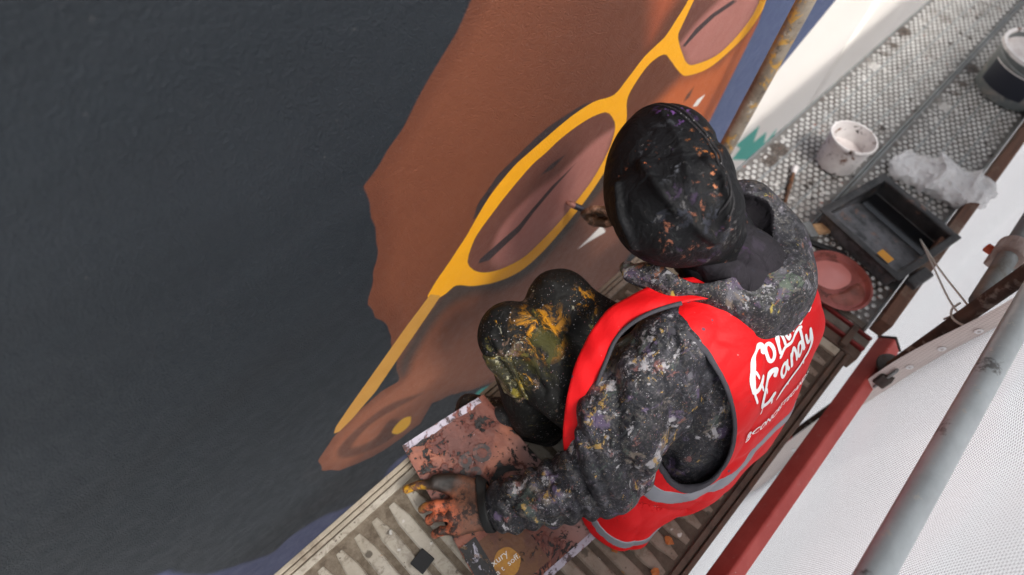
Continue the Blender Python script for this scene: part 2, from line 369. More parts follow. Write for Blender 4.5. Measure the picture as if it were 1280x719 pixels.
def rib_me():
    bm = bmesh.new(); L = (DI - .058) - (DO + .040); w = .0355; n = 12
    prof = [(-w / 2, -.008), (-w / 2 + .004, -.0012), (-w / 2 + .008, 0), (w / 2 - .008, 0), (w / 2 - .004, -.0012), (w / 2, -.008)]
    rows = []
    for i in range(n + 1):
        s = i / n; taper = min(1, min(s, 1 - s) * 26 + .55)
        rows.append([bm.verts.new((x * taper, -L / 2 + L * s, z - (.004 if i in (0, n) else 0))) for x, z in prof])
    for a, b in zip(rows, rows[1:]):
        for k in range(5): bm.faces.new((a[k], a[k + 1], b[k + 1], b[k]))
    bm.faces.new(rows[0][::-1]); bm.faces.new(rows[-1]); bmesh.ops.recalc_face_normals(bm, faces=bm.faces[:])
    me = bpy.data.meshes.new('rib'); bm.to_mesh(me); bm.free(); me.materials.append(deck_m); return me
rme = rib_me(); x = D0 + .03
ribs = []
while x < D1 - .05:
    # each rib carries the dirt of its own place: the material reads world-like coordinates of the deck, so bake the shift into the mesh
    me = rme.copy()
    co = np.empty(len(me.vertices) * 3, np.float32); me.vertices.foreach_get('co', co); co = co.reshape(-1, 3)
    co[:, 0] += x - deck.location.x; co[:, 1] += (DI - .058 + DO + .04) / 2 - deck.location.y; co[:, 2] += rng.uniform(-.0008, .0006)
    me.vertices.foreach_set('co', co.ravel()); me.update()
    link('rib', me, None, deck, smooth=False); x += .0495

# ------------------------------------------------------------------ transom at the joint of the two bays
transom = thing('transom', 'grime-covered steel transom with red edges where the two decks meet', 'transom', (1.45, .07, 0))
red_m = dirty_metal('red_oxide_paint', lin(136, 40, 36), lin(92, 40, 36), .55, 0, .15)
grime_m = dirty_metal('grimy_steel', lin(120, 110, 100), lin(70, 60, 52), .6, .3, .3)
for nm, lo, hi, mt in (('channel', (1.395, -.27, -.06), (1.432, .41, -.004), rim_brown), ('red_bar', (1.437, -.27, -.04), (1.446, .41, .004), red_m), ('channel', (1.45, -.27, -.06), (1.483, .41, -.001), grime_m),
                       ('red_bar', (1.487, -.27, -.04), (1.496, .41, .005), red_m), ('hook_bar', (1.40, -.10, -.0035), (1.49, -.075, .012), rim_brown), ('hook_bar', (1.40, -.225, -.0035), (1.49, -.205, .012), rim_brown)):
    dpart(nm, lo, hi, mt, .002, transom)

# ------------------------------------------------------------------ far decks: perforated steel planks, real holes with pressed rims
def perforated(name, length, width):
    pit = .0245; ny = int((width - .02) / pit); nx = int(length / pit); k = 8
    y0 = -ny * pit / 2; a = (np.arange(k) + .5) * 2 * np.pi / k
    sq = np.array([(.5, .2071), (.2071, .5), (-.2071, .5), (-.5, .2071), (-.5, -.2071), (-.2071, -.5), (.2071, -.5), (.5, -.2071)]) * pit
    ring = lambda r: np.stack([np.cos(a), np.sin(a)], 1) * r
    rings = [(sq, 0), (ring(.0084), 0), (ring(.0070), .0030), (ring(.0056), .0030), (ring(.0048), -.004)]
    cellV = np.concatenate([np.c_[q, np.full(k, z)] for q, z in rings])
    cellF = []
    for r in range(4):
        for j in range(k): cellF.append((r * k + j, r * k + (j + 1) % k, (r + 1) * k + (j + 1) % k, (r + 1) * k + j))
    corners = np.array([(.5, .5), (-.5, .5), (-.5, -.5), (.5, -.5)]) * pit
    base = len(cellV); cellV = np.r_[cellV, np.c_[corners, np.zeros(4)]]
    cellF = [f[::-1] for f in cellF]
    tri = [(base, 0, 1), (base + 1, 2, 3), (base + 2, 4, 5), (base + 3, 6, 7)]
    cellF = np.array([list(f) for f in cellF]); 
    V, F, T = [], [], []; n = 0; plain = []
    for i in range(nx):
        odd = i % 2; cnt = ny - odd
        for j in range(cnt):
            cx = (i + .5) * pit; cy = y0 + (j + .5 + .5 * odd) * pit
            V.append(cellV + (cx, cy, 0)); F.append(cellF + n); T += [tuple(np.array(q) + n) for q in tri]; n += len(cellV)
        if odd:
            for s in (y0, -y0 - pit / 2): plain.append((i * pit, s, (i + 1) * pit, s + pit / 2))
    nc = len(F); V = np.concatenate(V); F = [tuple(f) for f in np.concatenate(F)] + T; L = nx * pit
    V = list(map(tuple, V))
    plain += [(0, y0 - .004, L, y0), (0, -y0, L, -y0 + .004)]
    for q0, r0, q1, r1 in plain:
        b = len(V); V += [(q0, r0, 0), (q1, r0, 0), (q1, r1, 0), (q0, r1, 0)]; F.append((b, b + 1, b + 2, b + 3))
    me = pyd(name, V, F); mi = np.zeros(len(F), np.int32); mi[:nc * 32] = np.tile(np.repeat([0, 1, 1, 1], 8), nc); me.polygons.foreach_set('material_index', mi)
    return me, L, -y0 + .004
far_plate_me, PL, PHW = perforated('perforated_plate', 2.52, .318)
far_plate_me.materials.append(galv_deck); far_plate_me.materials.append(dirty_metal('lit_rims', lin(240, 239, 236), lin(150, 142, 134), .4, .1, .2, .7, [(7, lin(120, 110, 102), .72), (22, lin(90, 82, 76), .85)]))  # rims coloured bright, standing in for light caught and seen through the holes
FAR_LABEL = [('perforated steel scaffold plank beside the wall, carrying the white tubs', 'perforated steel scaffold plank on the open side, carrying the black paint tray'),
             ('far perforated steel plank beside the cream wall, beyond the dark bucket', 'far perforated steel plank on the open side, beyond the dark bucket')]
for bay in range(2):
    for k, yc in enumerate((.2375, -.0835)):
        p = thing('perforated_scaffold_plank', FAR_LABEL[bay][k], 'scaffold plank', (1.50 + bay * (PL + .03), yc, 0), 'perforated planks of the far bays')
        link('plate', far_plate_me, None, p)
        for s in (-1, 1):
            a, b = sorted((s * PHW, s * .159))
            link('side_rail', box_me('side_rail', (0, a, -.06), (PL, b, .007), .002, 1), galv, p)
        for xx in (0.003, PL - .028): link('end_cap', box_me('end_cap', (xx, -PHW + .002, -.05), (xx + .025, PHW - .002, .0045), .002, 1), grime_m, p)
        for q in range(1, 4):   # pressed stiffening beads along the plank
            yy = -PHW + q * 2 * PHW / 4
            link('stiffener', tube_me('stiffener', [(.03, yy, -.0035), (PL - .03, yy, -.0035)], .0062, 8), galv, p)

# ------------------------------------------------------------------ toe board, standards, rails
def wood(name, a, b, scale=1.0):
    t = NT(name); v = t.mapv(scale=(3 * scale, 40 * scale, 40 * scale))
    c = t.mix(t.rng(t.noise(1, 8, .7, vec=v), .35, .66), a, b); c = t.mix(t.rng(t.noise(6, 6, .7), .5, .7, 0, .6), c, lin(168, 156, 140))
    return t.fin(c, .8, 0, t.bump(t.noise(1, 6, vec=v), .4, .002))
toe_m = wood('toe_board_wood', lin(120, 84, 66), lin(88, 62, 50))
toe = link('toe_board', box_me('toe_board', (0, -.019, 0), (4.9, .019, .062), .002, 1), toe_m, None, (1.53, -.266, -.012))
tag(toe, 'brown timber toe board along the open edge of the far planks', 'toe board')
brk = link('toe_board_bracket', box_me('b', (.0, .0192, .02), (.03, .0212, .06), .001), grime_m, toe)
for i in range(2): link('toe_board_bracket', brk.data, None, toe, ((i + 1) * 1.2, 0, 0))

def standard(name, x, y, z0, z1, label, mat, rad=.0242):
    o = thing(name, label, 'scaffold tube', (x, y, z0), 'upright scaffold tubes')
    link('tube', tube_me('tube', [(0, 0, 0), (0, 0, (z1 - z0) * .5), (0, 0, z1 - z0)], .0242 if rad is None else rad, 24), mat, o, smooth=True)
    return o
def stained_tube():
    t = NT('paint_stained_tube')
    c = t.mix(t.rng(t.noise(9, 6, .7), .35, .65), lin(142, 132, 118), lin(96, 86, 76))
    c = t.mix(t.rng(t.noise(16, 6, .75, dist=.6), .54, .62, 0, .8), c, lin(176, 132, 40))
    c = t.mix(t.rng(t.noise(22, 6, .75, vec=t.mapv(loc=(4, 2, 7))), .56, .64, 0, .8), c, lin(60, 52, 48))
    c = t.mix(t.rng(t.noise(30, 6, .75, vec=t.mapv(loc=(1, 6, 3))), .6, .66, 0, .8), c, lin(170, 168, 160))
    return t.fin(c, .6, .15, t.bump(t.noise(60, 5), .5, .002))
s_in = standard('scaffold_standard', 1.685, .444, -4, 2.6, 'paint-stained upright scaffold tube against the blue band of the wall', stained_tube())
collar_me = lathe_me('collar', [(.0255, 0), (.031, .004), (.031, .026), (.0255, .03)], 24)
link('collar', collar_me, galv, s_in, (0, 0, 4 - .16), smooth=True)
def rust_tube():
    t = NT('brown_weathered_tube'); c = t.mix(t.rng(t.noise(12, 6, .7), .35, .65), lin(98, 74, 62), lin(64, 48, 42))
    c = t.mix(t.rng(t.noise(30, 6), .58, .68), c, lin(140, 128, 118)); return t.fin(c, .65, .2, t.bump(t.noise(80, 4), .3, .001))
s_out = standard('scaffold_standard', 1.468, -.36, -4, .92, 'weathered brown upright scaffold tube with the pale string tied round it', rust_tube(), .0195)
ledger_head = dirty_metal('cast_steel', lin(84, 78, 74), lin(48, 42, 40), .55, .5, .2)
rm = lathe_me('rosette', [(.0197, -.004), (.044, -.004), (.046, 0), (.044, .005), (.0197, .005)], 24)
link('rosette', rm, ledger_head, s_out, (0, 0, 4 - .02), smooth=False)
link('wedge_head', box_me('wedge_head', (-.070, -.018, -.024), (-.026, .018, .024), .005, 2), ledger_head, s_out, (0, 0, 4 - .02))
link('wedge', box_me('wedge', (-.066, -.004, -.055), (-.048, .004, .055), .002), galv, s_out, (0, 0, 4 - .01))
# orange clamp with its bolt on the outer upright
rail2 = tag(link('guard_rail', tube_me('guard_rail', [(0, 0, 0), (1.2, 0, 0), (2.6, 0, 0)], .0242, 24), galv, None, (1.50, -.36, .315), True), 'short visible grey rail carrying the orange clamp at the right edge', 'guard rail', 'guard rails')
clamp = thing('tube_clamp', 'orange painted clamp on the grey rail at the right picture edge', 'clamp', (1.735, -.36, .315)); clamp.rotation_euler = (0, math.radians(90), math.radians(0))
or_m = dirty_metal('orange_paint', lin(206, 84, 44), lin(150, 78, 58), .5, 0, .1); pale_m = dirty_metal('pale_cast', lin(170, 150, 142), lin(128, 104, 96), .6, .1, .2)
link('body', lathe_me('body', [(.0246, -.03), (.036, -.03), (.038, -.026), (.038, .026), (.036, .03), (.0246, .03)], 20), pale_m, clamp, smooth=False)
link('jaw', box_me('jaw', (.02, -.03, -.022), (.062, .026, .022), .006, 2), pale_m, clamp)
link('wedge', box_me('wedge', (.036, -.052, .026), (.062, .045, .040), .004, 2), or_m, clamp)
link('wedge', box_me('wedge', (.028, -.020, .043), (.070, .012, .064), .004, 2), or_m, clamp)
link('bolt', tube_me('bolt', [(.04, -.06, .005), (.04, .02, .005)], .007, 8), galv, clamp)

# guard rail (galvanised, dark red along its lower side)
def rail_mat():
    t = NT('galvanised_rail'); s = t.sep(t.co())
    c = t.mix(t.rng(t.noise(8, 6, .7), .35, .66), lin(204, 211, 212), lin(176, 183, 184))
    c = t.mix(t.rng(t.noise(34, 5, .7), .62, .66), c, lin(208, 208, 202)); c = t.mix(t.rng(t.noise(11, 6, .7, vec=t.mapv(loc=(6, 1, 3))), .60, .66, 0, .8), c, lin(84, 80, 76))
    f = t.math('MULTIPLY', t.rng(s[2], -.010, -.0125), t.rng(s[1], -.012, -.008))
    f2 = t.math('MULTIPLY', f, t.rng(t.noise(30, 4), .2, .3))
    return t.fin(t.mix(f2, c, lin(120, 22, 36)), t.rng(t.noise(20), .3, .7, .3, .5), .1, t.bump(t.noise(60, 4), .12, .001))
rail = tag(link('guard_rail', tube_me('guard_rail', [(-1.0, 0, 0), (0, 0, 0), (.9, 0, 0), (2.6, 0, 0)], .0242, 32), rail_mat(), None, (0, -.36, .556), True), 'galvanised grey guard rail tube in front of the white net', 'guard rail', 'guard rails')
link('end_ring', tube_me('end_ring', [(1.425, 0, 0), (1.437, 0, 0)], .027, 20), galv, rail)
# red ledger beam just outside the near deck
lb = thing('ledger_beam', 'red painted box beam running along the open edge of the near deck', 'beam', (.4, -.331, -.082))
def red_beam():
    t = NT('scuffed_red_paint')
    c = t.mix(t.rng(t.noise(7, 7, .7), .35, .66), lin(194, 84, 76), lin(172, 60, 54)); c = t.mix(t.rng(t.noise(40, 7, .75), .58, .66, 0, .5), c, lin(190, 128, 118))
    v = t.voro(60); c = t.mix(t.math('MULTIPLY', t.rng(v.outputs['Distance'], .12, .08), t.rng(t.sep(v.outputs['Color'])[0], .9, .92)), c, lin(210, 190, 180))
    return t.fin(c, .55, 0, t.bump(t.noise(90, 5), .25, .001))
rb = red_beam()
bs = link('box_section', box_me('box_section', (-1.2, -.027, -.027), (1.20, .027, .027), .007, 3), rb, lb); bs.rotation_euler = (math.radians(-47), 0, 0)
ep = link('end_plate', box_me('end_plate', (1.201, -.029, -.029), (1.207, .029, .029), .002, 1), ledger_head, lb); ep.rotation_euler = (math.radians(-47), 0, 0)
link('red_band', tube_me('red_band', [(0, 0, 0), (0, 0, .07)], .0210, 20), dirty_metal('red_band', lin(216, 60, 40), lin(190, 80, 60), .5, 0), s_out, (0, 0, 4 - .66), smooth=True)

# ------------------------------------------------------------------ debris net
def net_mat(name, fold=0.0, scale=150.0, dots=True, thru=.16):
    t = NT(name)
    uvn = t.new('ShaderNodeUVMap'); uvn.uv_map = 'UVMap'
    v = t.voro(scale, vec=t.mapv(uvn.outputs[0], (1, 1.0, 1)), feature='DISTANCE_TO_EDGE', rand=.12)
    s = t.rng(v.outputs['Distance'], .10, .22)             # 0 on the yarn, 1 in the hole
    big = t.noise(2.2, 4)
    c = t.mix(s, lin(224, 226, 229), t.mix(big, lin(124, 130, 137), lin(162, 152, 158)))
    d = t.new('ShaderNodeBsdfDiffuse'); t.put(d.inputs[0], c); nb = t.bump(t.math('SUBTRACT', 1.0, s), .5, .0012); t.l.new(nb, d.inputs['Normal'])
    tr = t.new('ShaderNodeBsdfTranslucent'); t.put(tr.inputs[0], c)
    a = t.new('ShaderNodeMixShader'); a.inputs[0].default_value = .55; t.l.new(d.outputs[0], a.inputs[1]); t.l.new(tr.outputs[0], a.inputs[2])
    tp = t.new('ShaderNodeBsdfTransparent'); b = t.new('ShaderNodeMixShader'); t.l.new(t.math('MULTIPLY', s, thru), b.inputs[0])
    t.l.new(a.outputs[0], b.inputs[1]); t.l.new(tp.outputs[0], b.inputs[2]); t.l.new(b.outputs[0], t.out.inputs['Surface'])
    return t.mat
def net_sheet(name, x0, x1, z0, z1, fy, n=(90, 80)):
    xs = np.linspace(x0, x1, n[0]); zs = np.linspace(z0, z1, n[1]); X, Z = np.meshgrid(xs, zs, indexing='ij'); Y = fy(X, Z)
    V = np.stack([X, Y, Z], -1).reshape(-1, 3); i = np.arange(len(V)).reshape(n)
    F = np.stack([i[:-1, :-1], i[1:, :-1], i[1:, 1:], i[:-1, 1:]], -1).reshape(-1, 4)
    me = mesh_arrays(name, V, F); uv = me.uv_layers.new(name='UVMap')
    li = np.empty(len(me.loops), np.int32); me.loops.foreach_get('vertex_index', li)
    uv.data.foreach_set('uv', np.stack([V[li, 0], V[li, 2]], 1).ravel().astype(np.float32)); return me
fy1 = lambda X, Z: -.425 + .026 * np.sin(X * 5.5 + 1.6 * Z) + .020 * np.sin(Z * 5.0 - 2.5 * X) + .008 * np.sin(X * 17 + 5 * Z) - .02 * (X < -1)
net1 = tag(link('debris_net', net_sheet('debris_net', -1.1, 1.455, -4.0, 1.12, fy1, (140, 200)), net_mat('net_near'), None, (0, 0, 0), True), 'white woven debris net hanging behind the grey guard rail', 'net', 'debris nets')
hz = np.linspace(-4.0, 1.12, 160); hy = np.linspace(0, 1, 7); HZ, HY = np.meshgrid(hz, hy, indexing='ij')
hemX = lambda y, z: 1.455 - .05 * y + .012 * np.sin(z * 7) - .01 * np.sin(y * 3.1); hemY = lambda y, z: fy1(1.455, z) - .020 + .075 * y + .006 * np.sin(z * 9 + y)
HV = np.stack([hemX(HY, HZ), hemY(HY, HZ), HZ], -1).reshape(-1, 3); hi_ = np.arange(len(HV)).reshape(HZ.shape)
hem_me = mesh_arrays('hem', HV, np.stack([hi_[:-1, :-1], hi_[1:, :-1], hi_[1:, 1:], hi_[:-1, 1:]], -1).reshape(-1, 4))
hm = NT('net_hem'); hv = hm.new('ShaderNodeTexBrick'); hv.offset = 0; hm.put(hv.inputs['Vector'], hm.mapv(scale=(120, 120, 120), rot=(0, math.pi / 2, 0))); hv.inputs['Color1'].default_value = hv.inputs['Color2'].default_value = (.72, .64, .60, 1); hv.inputs['Mortar'].default_value = (.5, .43, .4, 1); hv.inputs['Scale'].default_value = 1; hv.inputs['Mortar Size'].default_value = .06; hv.inputs['Brick Width'].default_value = 1; hv.inputs['Row Height'].default_value = 1; hm = hm.fin(hv.outputs[0], .8)
link('hem', hem_me, hm, net1, smooth=True)
eye_m = NT('eyelet').fin((.86, .86, .86), .4)
eme = lathe_me('eyelet', [(.004, .0), (.0045, .002), (.009, .002), (.0105, .0)], 14)
for z in np.arange(-.62, 1.1, .115):
    e = link('eyelet', eme, eye_m, net1, (float(hemX(.5, z)) - .003, float(hemY(.5, z)), float(z))); e.rotation_euler = (0, -math.pi / 2, math.radians(34))
fy2 = lambda X, Z: -.50 + .03 * np.sin(X * 3.1 + .8 * Z) + .025 * np.sin(Z * 2.6 - 2 * X)
tag(link('debris_net', net_sheet('debris_net', 1.40, 7.5, -4.0, 1.1, fy2, (150, 110)), net_mat('net_far', 0, 120, False, .06), None, (0, 0, 0), True), 'white debris net along the far bays, behind the toe board', 'net', 'debris nets')
# string tying the net edge and the upright to the tray side
cord_m = NT('pale_cord').fin(lin(206, 200, 190), .7)
st = thing('tie_string', 'pale double string stretched from the paint tray to the brown upright', 'string', (1.9, -.2, .07))
for k in (0, 1):
    pts = catmull([(0, .0, 0), (-.20 + .004 * k, -.07 + .008 * k, .105 - .012 * k), (-.41, -.135 + .012 * k, .23 - .03 * k), (-.432, -.19, .225 - .03 * k)], 6)
    link('strand', tube_me('strand', pts, .0026, 6), cord_m, st, smooth=True)
link('knot', tube_me('knot', catmull([(-.40, -.135, .21), (-.425, -.13, .20), (-.45, -.14, .20), (-.458, -.165, .205), (-.44, -.19, .21), (-.412, -.185, .21), (-.405, -.16, .215), (-.415, -.14, .15)], 5), .003, 6), cord_m, st, smooth=True)
# ------------------------------------------------------------------ signed-distance modelling (numpy) -> surface-net meshes
f32 = np.float32
def cap(p, a, b, ra, rb=None):
    rb = ra if rb is None else rb; a = np.asarray(a, f32); b = np.asarray(b, f32); ab = b - a
    t = np.clip(((p - a) @ ab) / f32(ab @ ab + 1e-12), 0, 1)
    return np.sqrt((((p - a) - t[:, None] * ab) ** 2).sum(1)) - (ra + t * (rb - ra))
def chain(p, pts, k=0.0):
    d = None
    for a, b in zip(pts, pts[1:]):
        e = cap(p, a[:3], b[:3], a[3], b[3]); d = e if d is None else (smin(d, e, k) if k else np.minimum(d, e))
    return d
def smin(a, b, k):
    h = np.maximum(k - np.abs(a - b), 0) / k; return np.minimum(a, b) - h * h * k * .25
def smax(a, b, k): return -smin(-a, -b, k)
def ell(p, c, ax, r):
    q = (p - np.asarray(c, f32)) @ np.asarray(ax, f32).T; r = np.asarray(r, f32)
    k0 = np.sqrt(((q / r) ** 2).sum(1)) + 1e-6; k1 = np.sqrt(((q / (r * r)) ** 2).sum(1)) + 1e-6
    return k0 * (k0 - 1) / k1
def wav(p, s, seed):
    """smooth pseudo-random field, about -1..1"""
    r = np.random.default_rng(seed); o = 0
    w = p + .35 / s * np.sin(p @ r.normal(size=(3, 3)).astype(f32) * s * 1.1 + r.uniform(0, 6, 3).astype(f32))
    for k in range(4):
        v = r.normal(size=3).astype(f32); v /= np.linalg.norm(v); o = o + np.sin(w @ v * (s * (1 + .45 * k)) + r.uniform(0, 6)) * (.75 ** k)
    return o / 2.2
def crumple(p, s, seed):
    """sharp-crested folds, 0..1"""
    return (1 - np.abs(wav(p, s, seed))) ** 2
def puff(p, s, seed):
    """rounded folds with sharp valleys, 0..1"""
    return np.minimum(1, np.abs(wav(p, s, seed)) * 1.3) ** .8
def nets(f, lo, hi, h, smooth=2):
    lo = np.asarray(lo, f32); hi = np.asarray(hi, f32); c = 4
    nb = np.ceil((hi - lo) / (h * c)).astype(int); n = nb * c
    bi = np.stack(np.meshgrid(*[np.arange(k) for k in nb], indexing='ij'), -1).reshape(-1, 3)
    ctr = lo + (bi * c + (c - 1) / 2).astype(f32) * f32(h); dc = f(ctr)
    act = np.abs(dc) < h * c * 1.9 + .012
    D = np.repeat(np.repeat(np.repeat(np.where(dc < 0, f32(-1), f32(1)).reshape(nb), c, 0), c, 1), c, 2)
    off = np.stack(np.meshgrid(*[np.arange(c)] * 3, indexing='ij'), -1).reshape(-1, 3)
    idx = (bi[act][:, None, :] * c + off[None]).reshape(-1, 3)
    vals = np.empty(len(idx), f32)
    for s in range(0, len(idx), 400000): vals[s:s + 400000] = f(lo + idx[s:s + 400000].astype(f32) * f32(h))
    D[idx[:, 0], idx[:, 1], idx[:, 2]] = vals
    S = D < 0
    cnt = np.zeros(tuple(n - 1), np.int8)
    for dx in (0, 1):
        for dy in (0, 1):
            for dz in (0, 1): cnt += S[dx:n[0] - 1 + dx, dy:n[1] - 1 + dy, dz:n[2] - 1 + dz]
    cells = np.argwhere((cnt > 0) & (cnt < 8)); vid = np.full(tuple(n - 1), -1, np.int32)
    vid[cells[:, 0], cells[:, 1], cells[:, 2]] = np.arange(len(cells))
    cor = [(a, b, e) for a in (0, 1) for b in (0, 1) for e in (0, 1)]
    cv = np.stack([D[cells[:, 0] + a, cells[:, 1] + b, cells[:, 2] + e] for a, b, e in cor], 1)
    acc = np.zeros((len(cells), 3), f32); num = np.zeros(len(cells), f32)
    for i in range(8):
        for j in range(i + 1, 8):
            if sum(abs(cor[i][q] - cor[j][q]) for q in range(3)) != 1: continue
            x = (cv[:, i] < 0) != (cv[:, j] < 0); t = np.where(x, cv[:, i] / (cv[:, i] - cv[:, j] + 1e-12), 0)
            ci = np.array(cor[i], f32); cj = np.array(cor[j], f32)
            acc += np.where(x[:, None], ci + t[:, None] * (cj - ci), 0); num += x
    V = lo + (cells + acc / num[:, None]).astype(f32) * f32(h)
    Q = []
    for ax in range(3):
        o1, o2 = [(1, 2), (2, 0), (0, 1)][ax]
        sl0 = [slice(None)] * 3; sl1 = [slice(None)] * 3; sl0[ax] = slice(0, -1); sl1[ax] = slice(1, None)
        A, B = S[tuple(sl0)], S[tuple(sl1)]; e = np.argwhere(A != B)
        e = e[(e[:, o1] > 0) & (e[:, o2] > 0) & (e[:, o1] < n[o1] - 1) & (e[:, o2] < n[o2] - 1)]
        neg = A[e[:, 0], e[:, 1], e[:, 2]]; q = []
        for d1, d2 in ((-1, -1), (0, -1), (0, 0), (-1, 0)):
            g = e.copy(); g[:, o1] += d1; g[:, o2] += d2; q.append(vid[g[:, 0], g[:, 1], g[:, 2]])
        q = np.stack(q, 1); q[~neg] = q[~neg][:, ::-1]; Q.append(q)
    Q = np.concatenate(Q); Q = Q[(Q >= 0).all(1)]
    for _ in range(smooth):
        s = np.zeros_like(V); m = np.zeros(len(V), f32)
        for a in range(4):
            np.add.at(s, Q[:, a], V[Q[:, (a + 1) % 4]]); np.add.at(m, Q[:, a], 1); np.add.at(s, Q[:, a], V[Q[:, (a - 1) % 4]]); np.add.at(m, Q[:, a], 1)
        V = np.where(m[:, None] > 0, V * .45 + .55 * s / np.maximum(m, 1)[:, None], V).astype(f32)
    return V, Q
def submesh(V, Q, keep):
    Qk = Q[keep]; u, inv = np.unique(Qk, return_inverse=True); return V[u], inv.reshape(-1, 4)

# ------------------------------------------------------------------ the painter
ROOT = np.array((.70, -.06, 0), f32)
# fold lines of the clothes: height (+ ridge, - valley), half width, points in mm
CREASES = {
'hood': [
    (0.006,0.012,[(710,302,803),(691,264,806),(682,230,799),(685,201,790),(691,172,777),(702,150,764),(719,129,744)]),
    (-0.006,0.011,[(672,284,779),(664,254,777),(662,227,769),(667,199,758),(676,171,743)]),
    (0.006,0.01,[(772,223,834),(771,205,831),(772,188,826),(760,169,819),(754,151,806),(743,140,790),(738,130,769)]),
    (-0.007,0.008,[(758,240,835),(772,237,836),(785,233,837),(806,231,836),(886,246,788)]),
    (0.006,0.01,[(679,316,756),(662,296,746),(652,278,729),(648,253,712),(654,232,682)]),
    (-0.006,0.011,[(676,174,750),(690,173,777),(708,173,798),(724,184,815),(743,196,827)]),
    (-0.004,0.012,[(775,356,812),(755,323,822),(743,294,824),(730,276,824),(718,259,823)]),
    (0.004,0.01,[(808,344,828),(785,309,836),(770,278,837),(747,250,833),(726,224,828),(714,207,819),(706,191,806)]),
    (-0.005,0.009,[(759,196,829),(745,179,821),(736,163,809),(725,152,793),(718,142,773)])],
'jacket': [
    (-0.012,0.012,[(649,138,507),(611,119,502),(582,102,484),(562,70,460),(544,38,431),(519,17,392),(511,-6,314)]),
    (0.01,0.014,[(636,106,537),(608,81,515),(586,56,484),(574,23,446),(564,-10,405)]),
    (-0.011,0.011,[(603,5,451),(585,-4,408),(548,-13,399),(526,-21,353),(511,-29,289)]),
    (-0.012,0.011,[(665,-12,454),(631,-19,436),(608,-27,399),(590,-35,373),(614,-47,259)]),
    (0.01,0.013,[(590,139,414),(547,121,394),(511,105,361),(495,90,282),(453,70,261)]),
    (-0.011,0.011,[(565,111,423),(531,90,397),(505,70,352),(483,47,328),(464,25,294)]),
    (-0.01,0.009,[(440,29,255),(429,57,255),(424,87,233),(399,101,221),(375,116,209)]),
    (0.008,0.012,[(426,-2,228),(409,32,223),(392,66,220),(360,84,207),(334,105,170)]),
    (-0.009,0.009,[(379,36,193),(344,68,175),(310,102,147)]),
    (0.009,0.012,[(643,53,540),(640,29,517),(639,4,488),(630,-14,449),(634,-34,385)]),
    (-0.009,0.01,[(659,101,561),(646,77,550),(636,54,534),(619,36,510),(608,18,477)]),
    (0.008,0.012,[(678,5,499),(674,-16,448),(671,-39,393),(656,-51,345),(635,-64,303)]),
    (-0.008,0.008,[(429,110,220),(404,108,221),(381,107,218),(366,84,217),(358,63,195)]),
    (-0.008,0.008,[(361,133,179),(343,127,181),(330,123,161),(320,106,157),(314,89,137)]),
    (-0.007,0.008,[(452,84,257),(432,76,254),(417,70,237),(402,43,227),(393,17,199)]),
    (-0.007,0.007,[(330,158,148),(316,150,149),(306,144,135),(299,130,121)])],
'trousers': [
    (0.006,0.012,[(511,393,426),(533,377,441),(539,347,449),(552,321,444)]),
    (-0.009,0.009,[(479,350,426),(479,318,419),(484,288,400),(491,255,373),(498,220,350)]),
    (0.007,0.012,[(460,331,351),(466,301,328),(471,277,294),(478,253,253)]),
    (-0.008,0.009,[(463,354,401),(462,319,386),(469,289,351),(474,263,306),(485,239,244)]),
    (-0.009,0.01,[(534,322,446),(533,291,433),(536,262,411),(529,235,388),(524,207,364)]),
    (0.006,0.012,[(503,301,431),(505,277,413),(507,253,391),(503,227,363),(500,200,333)]),
    (-0.008,0.01,[(645,339,460),(646,313,459),(653,289,450),(658,266,432),(664,244,413)]),
    (0.006,0.012,[(638,374,442),(643,343,459),(657,318,463),(671,294,455),(689,273,440)]),
    (-0.008,0.009,[(596,376,415),(592,341,433),(599,313,431),(603,279,413),(612,247,387)])],
'vest': [
    (-0.004,0.009,[(692,-36,508),(717,-35,522),(747,-34,530),(778,-38,522),(805,-41,522)]),
    (-0.004,0.008,[(701,-114,386),(741,-135,342),(774,-144,331),(815,-155,313)]),
    (0.004,0.01,[(968,-88,21),(695,-64,478),(714,-66,489),(745,-57,499),(771,-47,516)]),
    (-0.005,0.01,[(669,-143,280),(702,-151,291),(752,-162,277)]),
    (0.005,0.012,[(579,-77,271),(590,-108,252),(618,-143,198),(646,-164,189)]),
    (-0.006,0.01,[(523,-63,196),(541,-92,198),(568,-123,176),(616,-153,127)]),
    (-0.004,0.009,[(675,177,533),(741,173,464)]),
    (-0.004,0.008,[(711,30,563),(723,15,562),(739,0,555),(757,-8,550),(781,-16,539)])],
}
def folds(p, key):
    o = np.zeros(len(p), f32)
    for A, s, L in CREASES[key]:
        L = [np.array(q, f32) / 1000 for q in L]; lo = np.min(L, 0) - 3 * s; hi = np.max(L, 0) + 3 * s
        m = ((p > lo) & (p < hi)).all(1)
        if not m.any(): continue
        pm = p[m]; d = None
        for a, b in zip(L, L[1:]): e = cap(pm, a, b, 0.0); d = e if d is None else np.minimum(d, e)
        o[m] += A * np.exp(-(d / s) ** 2)
    return o
def norm(v): v = np.asarray(v, float); return v / np.linalg.norm(v)
SL, EL, WL = (.690, .085, .500), (.508, .015, .205), (.312, .152, .108)       # left shoulder, elbow, wrist
SR, ER, WR = (1.030, .095, .490), (1.115, .225, .265), (1.045, .405, .285)    # right arm, reaching to the wall
HL, KL, AL = (.650, .000, .140), (.528, .346, .372), (.548, .235, .090)      # left leg: hip, knee, ankle
HR, KR, AR = (.810, -.025, .140), (.660, .335, .378), (.715, .245, .085)
HC = np.array((.793, .282, .722)); GZ = norm((-.15, .62, -.77)); CR = np.array((.556, .63, .543)); CR = norm(CR - GZ * (CR @ GZ)); LT = np.cross(CR, GZ)
HAX = np.array([CR, LT, GZ])
